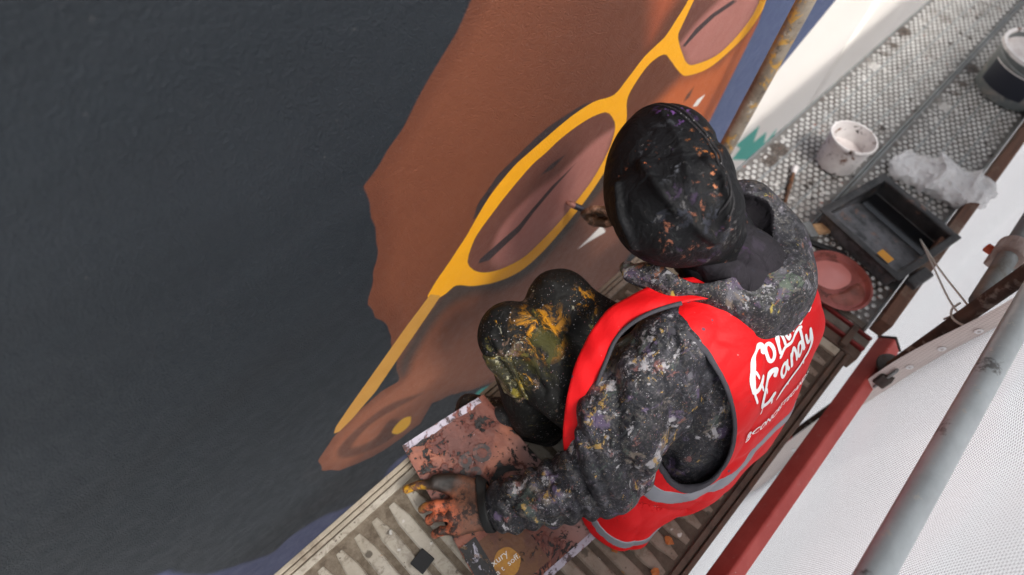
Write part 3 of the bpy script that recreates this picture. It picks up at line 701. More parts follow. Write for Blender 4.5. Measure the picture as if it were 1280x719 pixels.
def torso(p, g=0.0):
    d = cap(p, (.700, -.050, .130), (.880, -.075, .130), .105 + g)
    d = smin(d, cap(p, (.715, -.030, .255), (.905, -.048, .265), .098 + g), .08)
    d = smin(d, cap(p, (.765, .012, .395), (.955, .005, .395), .100 + g), .08)
    return smin(d, cap(p, (.715, .085, .490), (1.010, .092, .485), .066 + g), .09)
def hand_left(p):
    K = [((.283, .240, .087), (.258, .287, .088), (.236, .312, .076), (.211, .328, .058), .0120, .0098),
         ((.260, .222, .091), (.233, .250, .083), (.217, .268, .062), (.210, .274, .040), .0124, .0100),
         ((.243, .207, .088), (.219, .233, .075), (.206, .245, .052), (.206, .244, .030), .0120, .0098),
         ((.228, .185, .079), (.207, .205, .066), (.195, .214, .046), (.196, .214, .027), .0110, .0090)]
    d = None
    for k0, k1, k2, k3, r0, r1 in K:
        fgr = chain(p, [(*k0, r0), (*k1, r0 * .95), (*k2, r1 * 1.05), (*k3, r1)])
        fgr = np.minimum(fgr, cap(p, k1, k1, r0 * 1.06))
        d = fgr if d is None else np.minimum(d, fgr)
    palm = None
    for k0, w in zip([k[0] for k in K], ((.318, .166, .106), (.310, .158, .106), (.302, .150, .104), (.294, .144, .100))):
        e = cap(p, w, k0, .019, .0148); palm = e if palm is None else smin(palm, e, .018)
    palm = smin(palm, chain(p, [(.322, .176, .102, .018), (.322, .222, .094, .0155)]), .02)
    d = smin(d, palm, .004)
    thumb = chain(p, [(.322, .205, .098, .0175), (.308, .244, .094, .0150), (.291, .270, .093, .0140), (.267, .294, .092, .0105)])
    return smin(d, thumb, .010)
def hand_right(p):
    bx = np.array((1.000, .478, .262)); d = None
    w = np.array((1.045, .408, .284)); kn = [(1.008, .452, .305), (1.022, .456, .290), (1.030, .456, .272), (1.034, .452, .256)]
    tips = [((.985, .487, .300), (.972, .506, .276), (.985, .503, .256)), ((.998, .494, .284), (.985, .510, .262), (.994, .502, .246)),
            ((1.008, .492, .264), (.998, .506, .244), (1.006, .494, .230)), ((1.016, .486, .246), (1.008, .496, .228), (1.014, .484, .218))]
    for k, (a, b, c) in zip(kn, tips):
        e = chain(p, [(*k, .012), (*a, .0108), (*b, .0098), (*c, .009)]); d = e if d is None else np.minimum(d, e)
        palm = cap(p, w, k, .018, .014); d = smin(d, palm, .008)
    return smin(d, chain(p, [(1.035, .428, .288, .017), (1.002, .452, .262, .013), (.985, .484, .252, .011), (.982, .500, .262, .009)]), .01)
def body(p):
    d = torso(p, -.022)
    for S, E, W in ((SL, EL, WL), (SR, ER, WR)): d = smin(d, chain(p, [(*S, .052), (*E, .042), (*W, .029)], .02), .03)
    for H_, K, A in ((HL, KL, AL), (HR, KR, AR)): d = smin(d, chain(p, [(*H_, .082), (*K, .055), (*A, .042)], .03), .04)
    for A, T in ((AL, (.462, .372, .035)), (AR, (.690, .395, .035))): d = smin(d, cap(p, (A[0], A[1], .055), T, .036, .026), .03)
    d = smin(d, chain(p, [(.860, .085, .520, .05), (.820, .205, .640, .046)]), .04)
    head = ell(p, HC, HAX, (.118, .078, .096)); jaw = ell(p, HC - CR * .065 + GZ * .03, HAX, (.062, .056, .062))
    head = smin(head, jaw, .04)
    head = smin(head, cap(p, HC + GZ * .085 - CR * .005, HC + GZ * .108 - CR * .035, .009, .015), .016)     # nose
    for s in (-1, 1):
        head = smax(head, -ell(p, HC + GZ * .096 + CR * .004 + LT * .032 * s, HAX, (.011, .018, .014)), .012)       # eye sockets
        head = smin(head, ell(p, HC + GZ * .078 + CR * .004 + LT * .031 * s, HAX, (.011, .013, .012)), .003)
        head = smin(head, ell(p, HC + LT * .079 * s - CR * .01, HAX, (.028, .008, .016)), .008)
    head = smax(head, -ell(p, HC + GZ * .092 - CR * .064, HAX, (.0035, .022, .012)), .006)                       # mouth
    d = smin(d, head, .03)
    d = smin(d, hand_left(p), .012); return smin(d, hand_right(p), .012)
def sleeve_folds(p, S, E, W, seed):
    """rings of bunched cloth along the forearm, long pulls on the upper arm"""
    S, E, W = (np.asarray(v, f32) for v in (S, E, W))
    ax = W - E; L = np.linalg.norm(ax); ax /= L; s = (p - E) @ ax
    e1 = np.cross(ax, (0, 0, 1)); e1 /= np.linalg.norm(e1); e2 = np.cross(ax, e1); th = np.arctan2((p - E) @ e2.astype(f32), (p - E) @ e1.astype(f32))
    ph = s * 74 + 1.0 * wav(p, 22, seed) + .9 * np.sin(th + seed) + .35 * np.sin(2 * th)
    rings = np.abs(np.sin(ph)) ** .8 * np.clip((s + .03) / .06, 0, 1) * np.clip((L + .006 - s) / .025, 0, 1)
    up_ = E - S; Lu = np.linalg.norm(up_); up_ /= Lu; su = (p - S) @ up_
    u1 = np.cross(up_, (1, 0, 0)); u1 /= np.linalg.norm(u1); u2 = np.cross(up_, u1); tu = np.arctan2((p - S) @ u2.astype(f32), (p - S) @ u1.astype(f32))
    pull = np.abs(np.sin(2.5 * tu + 16 * su + 1.3 * wav(p, 14, seed + 3))) ** .8 * np.clip(su / .05, .15, 1) * np.clip((Lu + .05 - su) / .1, 0, 1)
    return .013 * rings + .017 * pull + .006 * puff(p, 34, seed + 5)
def jacket(p):
    t = torso(p, .006) - .003 * wav(p, 22, 4)
    l = chain(p, [(.678, .092, .498, .078), (.580, .066, .362, .084), (.506, .024, .212, .074), (.410, .085, .155, .057), (.340, .134, .119, .047), (.318, .150, .111, .044)], .03)
    l = l - sleeve_folds(p, SL, EL, WL, 11) + .008
    r = chain(p, [(*SR, .072), (*ER, .060), (*WR, .040)], .03) - sleeve_folds(p, SR, ER, WR, 17) + .008
    d = smin(smin(t, l, .03), r, .05)
    d = d - .006 * puff(p * np.array((1, 1, .6), f32), 18, 23) + .003 - folds(p, 'jacket')
    return d
def trousers(p):
    d = None
    for H_, K, A, sd in ((HL, KL, AL, 31), (HR, KR, AR, 37)):
        e = chain(p, [(*H_, .100), (*K, .069), (*A, .060)], .028)
        kk = np.sqrt(((p - np.asarray(K, f32)) ** 2).sum(1))
        e = e - .012 * puff(p * np.array((1.5, .7, .7), f32), 18, sd) * np.clip((kk - .05) / .09, .12, 1) + .004
        d = e if d is None else smin(d, e, .03)
    return smin(d, cap(p, (.690, -.045, .120), (.850, -.065, .120), .102), .05) - 1.35 * folds(p, 'trousers')
def knee_pad(p, K, A, H_):
    c = np.asarray(K, f32); out = norm(2 * np.asarray(K) - np.asarray(A) - np.asarray(H_)) ; d = np.abs(trousers(p) - .004) - .004
    q = p - (c + np.asarray(out, f32) * .05); return smax(d, np.sqrt((q ** 2).sum(1)) - .085, .006)
def boot(p, A, T, sd):
    A = np.asarray(A, float); T = np.asarray(T, float); dr = norm((T - A) * (1, 1, 0)); heel = np.array((A[0], A[1], .042)) - dr * .035
    toe_ = np.array((T[0], T[1], .040)) 
    d = chain(p, [(*heel, .038), (*(heel * .4 + toe_ * .6 + (0, 0, .004)), .040), (*toe_, .036)], .01)
    d = smin(d, cap(p, (A[0], A[1], .05), (A[0], A[1], .11), .042), .03); d = smax(d, .014 - p[:, 2], .004)
    return d - .002 * wav(p, 60, sd)
def sole(p, A, T):
    A = np.asarray(A, float); T = np.asarray(T, float); dr = norm((T - A) * (1, 1, 0)); heel = np.array((A[0], A[1], .0)) - dr * .035
    d2 = cap(p * np.array((1, 1, 0), f32), heel, (T[0], T[1], 0), .040, .038); return smax(d2, np.abs(p[:, 2] - .0085) - .0065, .003)
# ---- vest: a shell round the jacket with arm holes, neck hole and hem
AHL = np.array((.655, .000, .398)); AHR = np.array((1.060, .035, .385))
AXL = np.array([(-.797, -.412, .442), (.108, .622, .775), (-.594, .666, -.451)])
AXR = np.array([norm((.93, -.30, .0)), norm((-.05, .33, .94)), norm(np.cross((.93, -.30, .0), (-.05, .33, .94)))])
def armhole(p):
    o = None
    for c, ax, r in ((AHL, AXL, (.192, .088)), (AHR, AXR, (.17, .095))):
        q = (p - c.astype(f32)) @ ax.astype(f32).T
        k = np.sqrt((q[:, 1] / r[0]) ** 2 + (q[:, 2] / r[1]) ** 2) + 1e-6; e = (k - 1) * min(r) 
        e = np.maximum(e, -q[:, 0] - .085); o = e if o is None else np.minimum(o, e)
    return o
def vest_core(p):
    d = torso(p, .004)
    flap = chain(p, [(.600, -.030, .190, .055), (.560, -.040, .120, .055), (.525, -.055, .03, .050)], .02); d = smin(d, flap, .05)
    d = d - .008 * puff(p * np.array((1.2, 1.2, .45), f32), 15, 41) - .003 * wav(p, 9, 44) - .0025 * puff(p * np.array((1, 1, .6), f32), 38, 46)
    low = np.clip((.15 - p[:, 2]) / .15, 0, 1); ang = np.arctan2(p[:, 1] + .06, p[:, 0] - .76)
    d = d - folds(p, 'vest')
    return d - low * (.012 + .016 * np.sin(ang * 7 + 1.0))
def neck_hole(p): return ell(p, (.850, .150, .590), np.eye(3), (.112, .108, .090))
def hem_z(p): return .022 + .012 * np.sin(p[:, 0] * 16 + 1.0) + .010 * np.sin(p[:, 1] * 21)
def vest_cut(p): return np.maximum(np.maximum(-armhole(p), -neck_hole(p)), hem_z(p) - p[:, 2])
def vest(p): return smax(np.abs(vest_core(p) - .013) - .0032, vest_cut(p), .002)
def vest_trim(p): return smax(np.abs(vest_core(p) - .0135) - .0048, np.abs(armhole(p) - .002) - .0045, .003)
def vest_band(z0, z1):
    def f(p):
        zz = p[:, 2] - hem_z(p) + .022
        return smax(smax(np.abs(vest_core(p) - .0145) - .0034, np.abs(zz - (z0 + z1) / 2) - (z1 - z0) / 2, .001), vest_cut(p) + .004, .001)
    return f
# ---- the black hood worn on the head
def hood(p):
    q = p - HC.astype(f32); lt = q @ LT.astype(f32); cr = q @ CR.astype(f32); gz = q @ GZ.astype(f32)
    d = ell(p, HC + CR * .006, HAX, (.125, .096, .107))
    d = smin(d, ell(p, HC - CR * .055 - GZ * .012, HAX, (.086, .089, .093)), .06)
    d = smin(d, cap(p, HC - CR * .03 - GZ * .02, (.862, .118, .570), .078, .064), .05)
    d = d - .016 * puff(p * np.array((1, 1, .8), f32), 13, 57) * np.clip((.08 - cr) / .12, .12, 1) - .006 * wav(p, 16, 52)
    # open front with a rolled edge
    d = d - 1.7 * folds(p, 'hood')
    face = ell(p, HC + GZ * .125 - CR * .02, HAX, (.090, .068, .100)); return smax(d, -face, .016)
# ---- the jacket's own hood lying open on the shoulders
CAVC = (.835, .165, .640)
def cavity(p): return smin(ell(p, CAVC, np.array([norm((.9, -.3, .1)), norm((.3, .9, -.2)), norm((0, .2, .97))]), (.118, .088, .100)), cap(p, (.88, .105, .60), (.935, .130, .640), .046, .032), .03) - .003 * wav(p, 30, 61)
def lay_hood(p):
    d = chain(p, [(.705, .235, .560, .016), (.735, .165, .582, .022), (.790, .095, .585, .036), (.848, .044, .552, .066), (.922, .034, .545, .071), (.975, .088, .565, .056), (.972, .165, .612, .038), (.930, .215, .640, .026)], .03)
    d = smin(d, cap(p, (.905, .000, .510), (.865, -.005, .505), .050, .052), .04)
    d = d - .014 * puff(p, 18, 63) - .004 * wav(p, 34, 66); return smax(d, -cavity(p), .003)

def extra_trousers(t, c):
    for ctr, r, colr, sc, th in (((-.145, .36, .425), .075, lin(196, 132, 20), 26, .49), ((-.205, .36, .315), .065, lin(140, 120, 36), 40, .47), ((-.02, .335, .445), .050, lin(206, 140, 22), 34, .52), ((-.165, .34, .40), .085, lin(60, 58, 26), 18, .48)):
        d = t.vmath('DISTANCE', t.co(), ctr)
        m = t.math('MULTIPLY', t.rng(d, r, r * .35), t.rng(t.noise(sc, 8, .75, dist=1.0), th, th + .10)); c = t.mix(t.math('MULTIPLY', m, .9), c, colr)
    return c
M_jacket = splatter('splattered_jacket', (.010, .0105, .013), (.066, .066, .076), .80, .7, [lin(98, 96, 102), lin(92, 78, 104), lin(112, 102, 92), lin(74, 84, 78), lin(176, 173, 176), lin(128, 84, 80), lin(176, 142, 76)], wrinkle=.9, scale=1.0, fine=.42, grit=.3)
M_layhood = splatter('splattered_hood', (.009, .009, .011), (.070, .068, .078), .74, .7, [lin(96, 94, 100), lin(84, 72, 92), lin(112, 100, 88), lin(80, 92, 78), lin(160, 158, 162), lin(132, 80, 54), lin(170, 150, 66)], wrinkle=.8, scale=1.1, fine=.5, grit=.3)
def extra_hood(t, c):
    for ctr, rr, colr, sc, th in (((.808, .245, .84), .045, lin(176, 104, 48), 60, .56), ((.822, .325, .832), .045, lin(116, 76, 140), 40, .55), ((.760, .185, .82), .03, lin(206, 130, 90), 70, .58), ((.716, .307, .80), .04, lin(196, 110, 70), 80, .62), ((.75, .27, .82), .07, lin(84, 86, 92), 30, .56)):
        d = t.vmath('DISTANCE', t.co(), tuple(np.array(ctr) - ROOT)); m = t.math('MULTIPLY', t.rng(d, rr, rr * .4), t.rng(t.noise(sc, 5, .7), th, th + .05)); c = t.mix(t.math('MULTIPLY', m, .85), c, colr)
    return c
M_hood = splatter('black_hood', (.0024, .0024, .0030), (.014, .014, .016), .44, .0, [lin(34, 34, 38), lin(52, 40, 60), lin(38, 40, 40), lin(44, 46, 54), lin(84, 82, 82), lin(130, 80, 60), lin(50, 46, 40)], .66, .6, extra_hood, 1.3, .22)
M_lining = splatter('hood_lining', (.0085, .007, .0095), (.020, .017, .022), .4, .0, [lin(46, 40, 50), lin(60, 42, 66), lin(44, 46, 60)], .85, .9)
M_trousers = splatter('paint_caked_trousers', (.0048, .0048, .0045), (.030, .030, .024), .42, .25, [lin(70, 64, 50), lin(90, 84, 40), lin(60, 50, 44), lin(96, 78, 66), lin(150, 146, 130), lin(170, 120, 30), lin(104, 98, 50)], .72, .7, extra_trousers, 1.2, .2)
M_boot = splatter('dark_boot', (.008, .007, .007), (.05, .04, .035), .4, .3, rough=.5)
def vest_mat():
    t = NT('red_vest_fabric'); c = t.mix(t.noise(5, 4), lin(226, 16, 22), lin(206, 10, 18))
    c = t.mix(t.rng(t.noise(18, 7, .7, vec=t.warp(20, .03)), .66, .72, 0, .5), c, lin(150, 30, 34))
    v = t.voro(38, vec=t.warp(50, .015)); cr = t.sep(v.outputs['Color']); c = t.mix(t.math('MULTIPLY', t.rng(v.outputs['Distance'], .16, .11), t.rng(cr[1], .84, .86)), c, lin(110, 60, 78)); c = t.mix(t.rng(t.noise(60, 5, .7, vec=t.mapv(loc=(3, 3, 3))), .68, .71, 0, .6), c, lin(196, 150, 150))
    n = t.bump(t.noise(40, 4), .15, .002); wv = t.new('ShaderNodeTexWave'); t.put(wv.inputs[0], t.mapv(scale=(1, 1, 1))); wv.inputs['Scale'].default_value = 420
    n = t.bump(wv.outputs[0], .12, .0004, n); n = t.bump(t.noise(14, 5, .6, vec=t.mapv(scale=(1, 1, .4))), .55, .008, n)
    return t.fin(c, .62, 0, n, .3)
M_vest = vest_mat()
tt = NT('reflective_tape'); M_tape = tt.fin(tt.mix(tt.noise(30, 5), lin(128, 130, 138), lin(156, 158, 164)), .42, .3, tt.bump(tt.voro(700).outputs['Distance'], .25, .0004))
M_trim = NT('grey_binding').fin(lin(62, 60, 66), .8)
def hand_mat():
    t = NT('painted_hand'); w = t.warp(30, .02)
    c = t.mix(t.rng(t.noise(28, 7, .7, vec=w), .38, .62), lin(128, 84, 64), lin(78, 54, 44))
    do = t.vmath('DISTANCE', t.co(), (-.475, .285, .07)); c = t.mix(t.math('MULTIPLY', t.rng(do, .062, .035), t.rng(t.noise(40, 6, .7, vec=t.mapv(loc=(3, 3, 3))), .40, .52, .25, 1)), c, lin(196, 104, 70))
    c = t.mix(t.rng(t.noise(34, 7, .72, vec=t.mapv(loc=(7, 1, 5))), .49, .56, 0, .92), c, lin(36, 30, 28)); c = t.mix(t.rng(t.noise(90, 5, .7, vec=t.mapv(scale=(1, 1, .4))), .55, .62, 0, .7), c, lin(92, 74, 66))
    d = t.vmath('DISTANCE', t.co(), (-.472, .368, .06)); m = t.math('MULTIPLY', t.rng(d, .05, .03), t.rng(t.noise(60, 6, .7), .47, .55))
    c = t.mix(m, c, lin(200, 146, 34)); d2 = t.vmath('DISTANCE', t.co(), (-.418, .35, .088)); c = t.mix(t.math('MULTIPLY', t.rng(d2, .055, .035), .92), c, lin(34, 30, 26))
    s = t.sep(t.co()); c = t.mix(t.rng(s[0], -.30, -.26), c, lin(176, 132, 108)); c = t.mix(t.math('MULTIPLY', t.rng(t.vmath('DISTANCE', t.co(), (.30, .545, .265)), .11, .09), t.rng(t.noise(50, 5, .7), .38, .5, .4, 1)), c, lin(66, 44, 26))
    n = t.bump(t.noise(120, 6, .7), .6, .0016); return t.fin(c, .5, 0, n, .4)
M_body = hand_mat()

def garment(name, f, lo, hi, h, mat, parent, smooth=2):
    V, Q = nets(f, lo, hi, h, smooth); me = mesh_arrays(name, V - ROOT, Q); return link(name, me, mat, parent, smooth=True), V, Q
Vb, Qb = nets(body, (.15, -.21, -.005), (1.22, .56, .90), .0032, 1)
person = link('person', mesh_arrays('person', Vb - ROOT, Qb), M_body, None, tuple(float(x) for x in ROOT), True)
tag(person, 'seated person in black hood and red vest, painting the wall', 'person')
garment('trousers', trousers, (.42, -.22, .0), (1.02, .46, .52), .0042, M_trousers, person, 1)
jk, _, _ = garment('jacket', jacket, (.27, -.24, -.01), (1.24, .48, .63), .0045, M_jacket, person, 1)
vs, Vv, Qv = garment('vest', vest, (.40, -.27, -.01), (1.16, .30, .64), .0030, M_vest, person, 2)
for x0, x1 in ((.40, .86), (.86, 1.18)):
    V_, Q_ = nets(vest_trim, (x0, -.27, .0), (x1, .30, .64), .003, 1); link('armhole_binding', mesh_arrays('armhole_binding', V_ - ROOT, Q_), M_trim, vs, smooth=True)
for z0, z1 in ((.228, .266), (.052, .076)):
    V_, Q_ = nets(vest_band(z0, z1), (.38, -.30, z0 - .05), (1.12, .28, z1 + .05), .003, 1)
    link('reflective_strip', mesh_arrays('reflective_strip', V_ - ROOT, Q_), M_tape, vs, smooth=True)
# left front of the vest: a flat strip falling from the shoulder past the sleeve
LE = [(.765, .140, .590), (.705, .182, .578), (.640, .213, .538), (.590, .216, .493), (.548, .203, .438), (.505, .174, .368), (.476, .138, .290), (.468, .10, .20), (.475, .06, .10)]
RE = [(.800, .045, .574), (.742, .092, .596), (.662, .148, .570), (.610, .170, .520), (.572, .158, .458), (.530, .135, .385), (.502, .104, .300), (.496, .068, .20), (.503, .03, .10)]
la, ra = catmull(LE, 6), catmull(RE, 6); n_, m_ = len(la), 10; V_, F_ = [], []
for lay in (0, .003):
    for i in range(n_):
        for j in range(m_ + 1):
            s_ = j / m_; q = la[i] * (1 - s_) + ra[i] * s_; nn = norm(np.cross(ra[i] - la[i], la[min(i + 1, n_ - 1)] - la[max(i - 1, 0)]))
            if nn @ np.array((-.7, -.2, .7)) < 0: nn = -nn
            q = q + nn * (.005 * math.sin(math.pi * s_) + .003 * math.sin(i * .55 + 3 * s_) + .0015 * math.sin(i * 1.1 - 6 * s_) - lay); V_.append(q - ROOT)
g_ = lambda l, i, j: l * n_ * (m_ + 1) + i * (m_ + 1) + j
for i in range(n_ - 1):
    for j in range(m_): F_ += [(g_(0, i, j), g_(0, i, j + 1), g_(0, i + 1, j + 1), g_(0, i + 1, j)), (g_(1, i, j), g_(1, i + 1, j), g_(1, i + 1, j + 1), g_(1, i, j + 1))]
    F_ += [(g_(0, i, 0), g_(0, i + 1, 0), g_(1, i + 1, 0), g_(1, i, 0)), (g_(0, i, m_), g_(1, i, m_), g_(1, i + 1, m_), g_(0, i + 1, m_))]
me_ = pyd('front_panel', V_, F_); bm = bmesh.new(); bm.from_mesh(me_); bmesh.ops.recalc_face_normals(bm, faces=bm.faces[:]); bm.to_mesh(me_); bm.free()
link('front_panel', me_, M_vest, vs, smooth=True)
link('armhole_binding', tube_me('armhole_binding', [q + np.array((-.001, -.001, .003)) - ROOT for q in ra[9:]], .0042, 8), M_trim, vs, smooth=True)
# worn pad on the left shin
PC = np.array((.470, .300, .335)); PN = norm((-.93, -.25, .25)); PU = norm(np.cross(PN, (0, .55, .83))); PW = np.cross(PN, PU)
def pad(p):
    q = p - PC.astype(f32); return smax(np.abs(trousers(p) - .003) - .0035, np.maximum(np.maximum(np.abs(q @ PU.astype(f32)) - .034, np.abs(q @ PW.astype(f32)) - .062), np.abs(q @ PN.astype(f32)) - .05), .004)
V_, Q_ = nets(pad, (.40, .20, .22), (.58, .42, .46), .003, 1)
M_pad = splatter('olive_knee_pad', (.016, .015, .008), (.09, .08, .03), .9, .2, [lin(120, 108, 40), lin(150, 124, 40), lin(40, 38, 30), lin(100, 96, 50), lin(150, 146, 120)], .4, .6, None, 1.6)
link('knee_pad', mesh_arrays('knee_pad', V_ - ROOT, Q_), M_pad, [o for o in person.children if o.name.startswith('trousers')][0], smooth=True)
garment('hood', hood, (.64, .05, .48), (1.0, .46, .93), .0032, M_hood, person, 1)
def on_surface(f, o, d, t=.34):
    for _ in range(60):
        q = (np.asarray(o) + np.asarray(d) * t).astype(f32)[None]; v = float(f(q)[0]); t -= v * .8
        if abs(v) < .0002: break
    return np.asarray(o) + np.asarray(d) * t
hood_o = [o for o in person.children if o.name.startswith('hood')][0]
M_seam = splatter('hood_seam', (.010, .009, .010), (.03, .028, .03), .4, .2, [lin(150, 92, 50), lin(120, 80, 140), lin(60, 60, 60)], .6, .2, None, 2.0)
for off in (-.0045, .0045):
    pts = []
    for a in np.linspace(-.35, 2.25, 46):
        d = norm(CR * math.cos(a) - GZ * math.sin(a)); pts.append(on_surface(hood, HC + LT * (off + .024 + .008 * math.sin(a * 3.0)), d) - ROOT + d * .0003)
    link('seam', tube_me('seam', pts, .0026, 6), M_seam, hood_o, smooth=True)
def snood(p):
    d = chain(p, [(.880, .070, .510, .092), (.866, .098, .556, .084), (.830, .180, .630, .060)], .03); return d - .014 * puff(p * np.array((.8, .8, 1.6), f32), 17, 91)
garment('neck_cloth', snood, (.70, -.05, .40), (1.0, .32, .76), .004, M_lining, person, 1)
Vh, Qh = nets(lay_hood, (.62, -.10, .42), (1.08, .28, .70), .0038, 2)
inn = (cavity(Vh) < .004)[Qh].all(1)
lh = link('jacket_hood', mesh_arrays('jacket_hood', *(lambda a: (a[0] - ROOT, a[1]))(submesh(Vh, Qh, ~inn))), M_layhood, jk, smooth=True)
link('hood_lining', mesh_arrays('hood_lining', *(lambda a: (a[0] - ROOT, a[1]))(submesh(Vh, Qh, inn))), M_lining, jk, smooth=True)
for A, T, sd in ((AL, (.457, .378, .035), 71), (AR, (.690, .395, .035), 77)):
    b = boot; V_, Q_ = nets(lambda p: boot(p, A, T, sd), (min(A[0], T[0]) - .1, .12, .0), (max(A[0], T[0]) + .1, .46, .17), .0045, 2)
    bo = link('boot', mesh_arrays('boot', V_ - ROOT, Q_), M_boot, person, smooth=True)
    V_, Q_ = nets(lambda p: sole(p, A, T), (min(A[0], T[0]) - .1, .12, -.006), (max(A[0], T[0]) + .1, .46, .03), .0045, 1)
    link('sole', mesh_arrays('sole', V_ - ROOT, Q_), M_boot, bo, smooth=True)
# black wrist band where the glove of paint ends
wd = norm(np.subtract(WL, EL))
V_, Q_ = nets(lambda p: smax(np.abs(smin(chain(p, [(*EL, .055), (*WL, .037)]), hand_left(p), .01) - .004) - .003, np.abs((p - np.asarray(WL, f32)) @ wd.astype(f32) - .016) - .011, .003), (.25, .08, .03), (.38, .24, .18), .003, 1)
link('wrist_band', mesh_arrays('wrist_band', V_ - ROOT, Q_), NT('black_elastic').fin((.006, .006, .006), .7), person, smooth=True)
# ------------------------------------------------------------------ the card he mixes paint on
BT = [np.array(v) for v in ((.262, .402, .095), (.487, .366, .095), (.489, -.050, .013), (.180, -.012, .013))]
def bpt(s, t, h=0.0):
    p = (1 - s) * (1 - t) * BT[0] + s * (1 - t) * BT[1] + s * t * BT[2] + (1 - s) * t * BT[3]
    sag = -.008 * math.sin(math.pi * t) + .004 * math.sin(3 * s + 5 * t)
    return Vector((p[0], p[1], p[2] + sag + h))
CARD0 = Vector((.34, .18, 0))
def card_grid(name, s0, s1, t0, t1, h, thick, n=(14, 18), ragged=0.0):
    V, F = [], []; r = random.Random(name)
    for lay in (h, h - thick):
        for i in range(n[0] + 1):
            for j in range(n[1] + 1):
                s = s0 + (s1 - s0) * i / n[0]; t = t0 + (t1 - t0) * j / n[1]
                if ragged and j == n[1]: t += r.uniform(-ragged, ragged)
                V.append(bpt(s, t, lay) - CARD0)
    k = (n[0] + 1) * (n[1] + 1); g = lambda l, i, j: l * k + i * (n[1] + 1) + j
    for i in range(n[0]):
        for j in range(n[1]):
            F.append((g(0, i, j), g(0, i, j + 1), g(0, i + 1, j + 1), g(0, i + 1, j))); F.append((g(1, i, j), g(1, i + 1, j), g(1, i + 1, j + 1), g(1, i, j + 1)))
    for i in range(n[0]):
        for j in (0, n[1]):
            f = (g(0, i, j), g(0, i + 1, j), g(1, i + 1, j), g(1, i, j)); F.append(f if j == 0 else f[::-1])
    for j in range(n[1]):
        for i in (0, n[0]):
            f = (g(0, i, j), g(0, i, j + 1), g(1, i, j + 1), g(1, i, j)); F.append(f[::-1] if i == 0 else f)
    return pyd(name, V, F)
def smear_mat(name, base, smears, rough=.5):
    t = NT(name); c = base(t); h = t.noise(90, 4)
    for sc, loc, th, colr, wd in smears:
        m = t.rng(t.noise(sc, 8, .7, vec=t.mapv(t.warp(9, .04), loc=loc), dist=.5), th, th + wd); c = t.mix(m, c, colr); h = t.math('ADD', h, m)
    return t.fin(c, rough, 0, t.bump(h, .5, .0018), .4)
def card_base(t):
    c = t.mix(t.rng(t.noise(9, 6, .65), .38, .62), lin(124, 70, 56), lin(92, 50, 42))
    c = t.mix(t.rng(t.noise(7, 6, .6, vec=t.mapv(loc=(2, 5, 1))), .5, .62), c, lin(150, 90, 68))
    s = t.sep(t.co()); c = t.mix(t.math('MULTIPLY', t.rng(s[0], .04, .15), t.rng(s[1], .08, .0)), c, lin(158, 128, 124))
    return c
card_m = smear_mat('paint_smeared_card', card_base, [(16, (0, 0, 0), .56, lin(92, 46, 38), .03), (15, (4, 1, 2), .55, lin(24, 21, 21), .02), (42, (1, 7, 3), .57, lin(20, 18, 18), .02), (30, (9, 2, 5), .66, lin(196, 186, 190), .02), (26, (3, 9, 1), .67, lin(176, 120, 40), .02)])
card = link('paint_mixing_card', card_grid('paint_mixing_card', 0, 1, 0, 1, 0, .006), card_m, None, tuple(CARD0))
tag(card, 'paint-smeared printed card used as palette under the left hand', 'palette card')
def edge_base(t): return t.mix(t.noise(30, 4), lin(190, 184, 196), lin(150, 140, 152))
edge_m = smear_mat('card_white_border', edge_base, [(36, (0, 0, 0), .53, lin(70, 52, 50), .06), (26, (2, 2, 2), .57, lin(120, 70, 62), .03)])
link('white_border', card_grid('white_border', 0.0, .93, 0, .036, .0008, .0006, (14, 3), .008), edge_m, card)
link('white_border', card_grid('white_border', .42, .98, .962, 1.0, .0008, .0006, (14, 3)), edge_m, card)
def swatch_base(a, b): return lambda t: t.mix(t.rng(t.noise(14, 6, .7), .4, .6), a, b)
br_m = smear_mat('brown_print', swatch_base(lin(104, 66, 36), lin(88, 50, 38)), [(30, (3, 3, 1), .60, lin(30, 26, 24), .03), (18, (7, 3, 1), .62, lin(150, 90, 76), .03)])
link('printed_panel', card_grid('printed_panel', .13, .53, .63, .93, .0008, .0006, (10, 8)), br_m, card)
bw_m = smear_mat('black_white_print', swatch_base(lin(40, 38, 38), lin(28, 26, 26)), [(34, (0, 2, 4), .55, lin(190, 186, 198), .05), (24, (5, 2, 4), .58, lin(140, 112, 84), .05)])
link('printed_panel', card_grid('printed_panel', .005, .16, .60, .98, .0014, .0006, (6, 10)), bw_m, card)
och = NT('ochre_print'); och_m = och.fin(och.mix(och.rng(och.noise(24, 6, .7), .42, .6), lin(178, 124, 34), lin(150, 98, 30)), .55)
V = [bpt(.262, .80, .002) - CARD0] + [bpt(.262 + .105 * math.cos(a) + .004 * math.sin(5 * a), .80 + .072 * math.sin(a), .002) - CARD0 for a in np.linspace(0, 2 * math.pi, 28, endpoint=False)]
link('ochre_disc', pyd('ochre_disc', V, [(0, 1 + (i + 1) % 28, 1 + i) for i in range(28)]), och_m, card)
def text_mesh(body, size, bold=0.0, shear=0.0, space=1.0, res=3):
    cu = bpy.data.curves.new('text', 'FONT'); cu.body = body; cu.size = size; cu.offset = bold; cu.shear = shear; cu.space_character = space; cu.resolution_u = res
    o = bpy.data.objects.new('text', cu); col.objects.link(o); dg = bpy.context.evaluated_depsgraph_get()
    me = bpy.data.meshes.new_from_object(o.evaluated_get(dg)); bpy.data.objects.remove(o); me.materials.clear(); return me
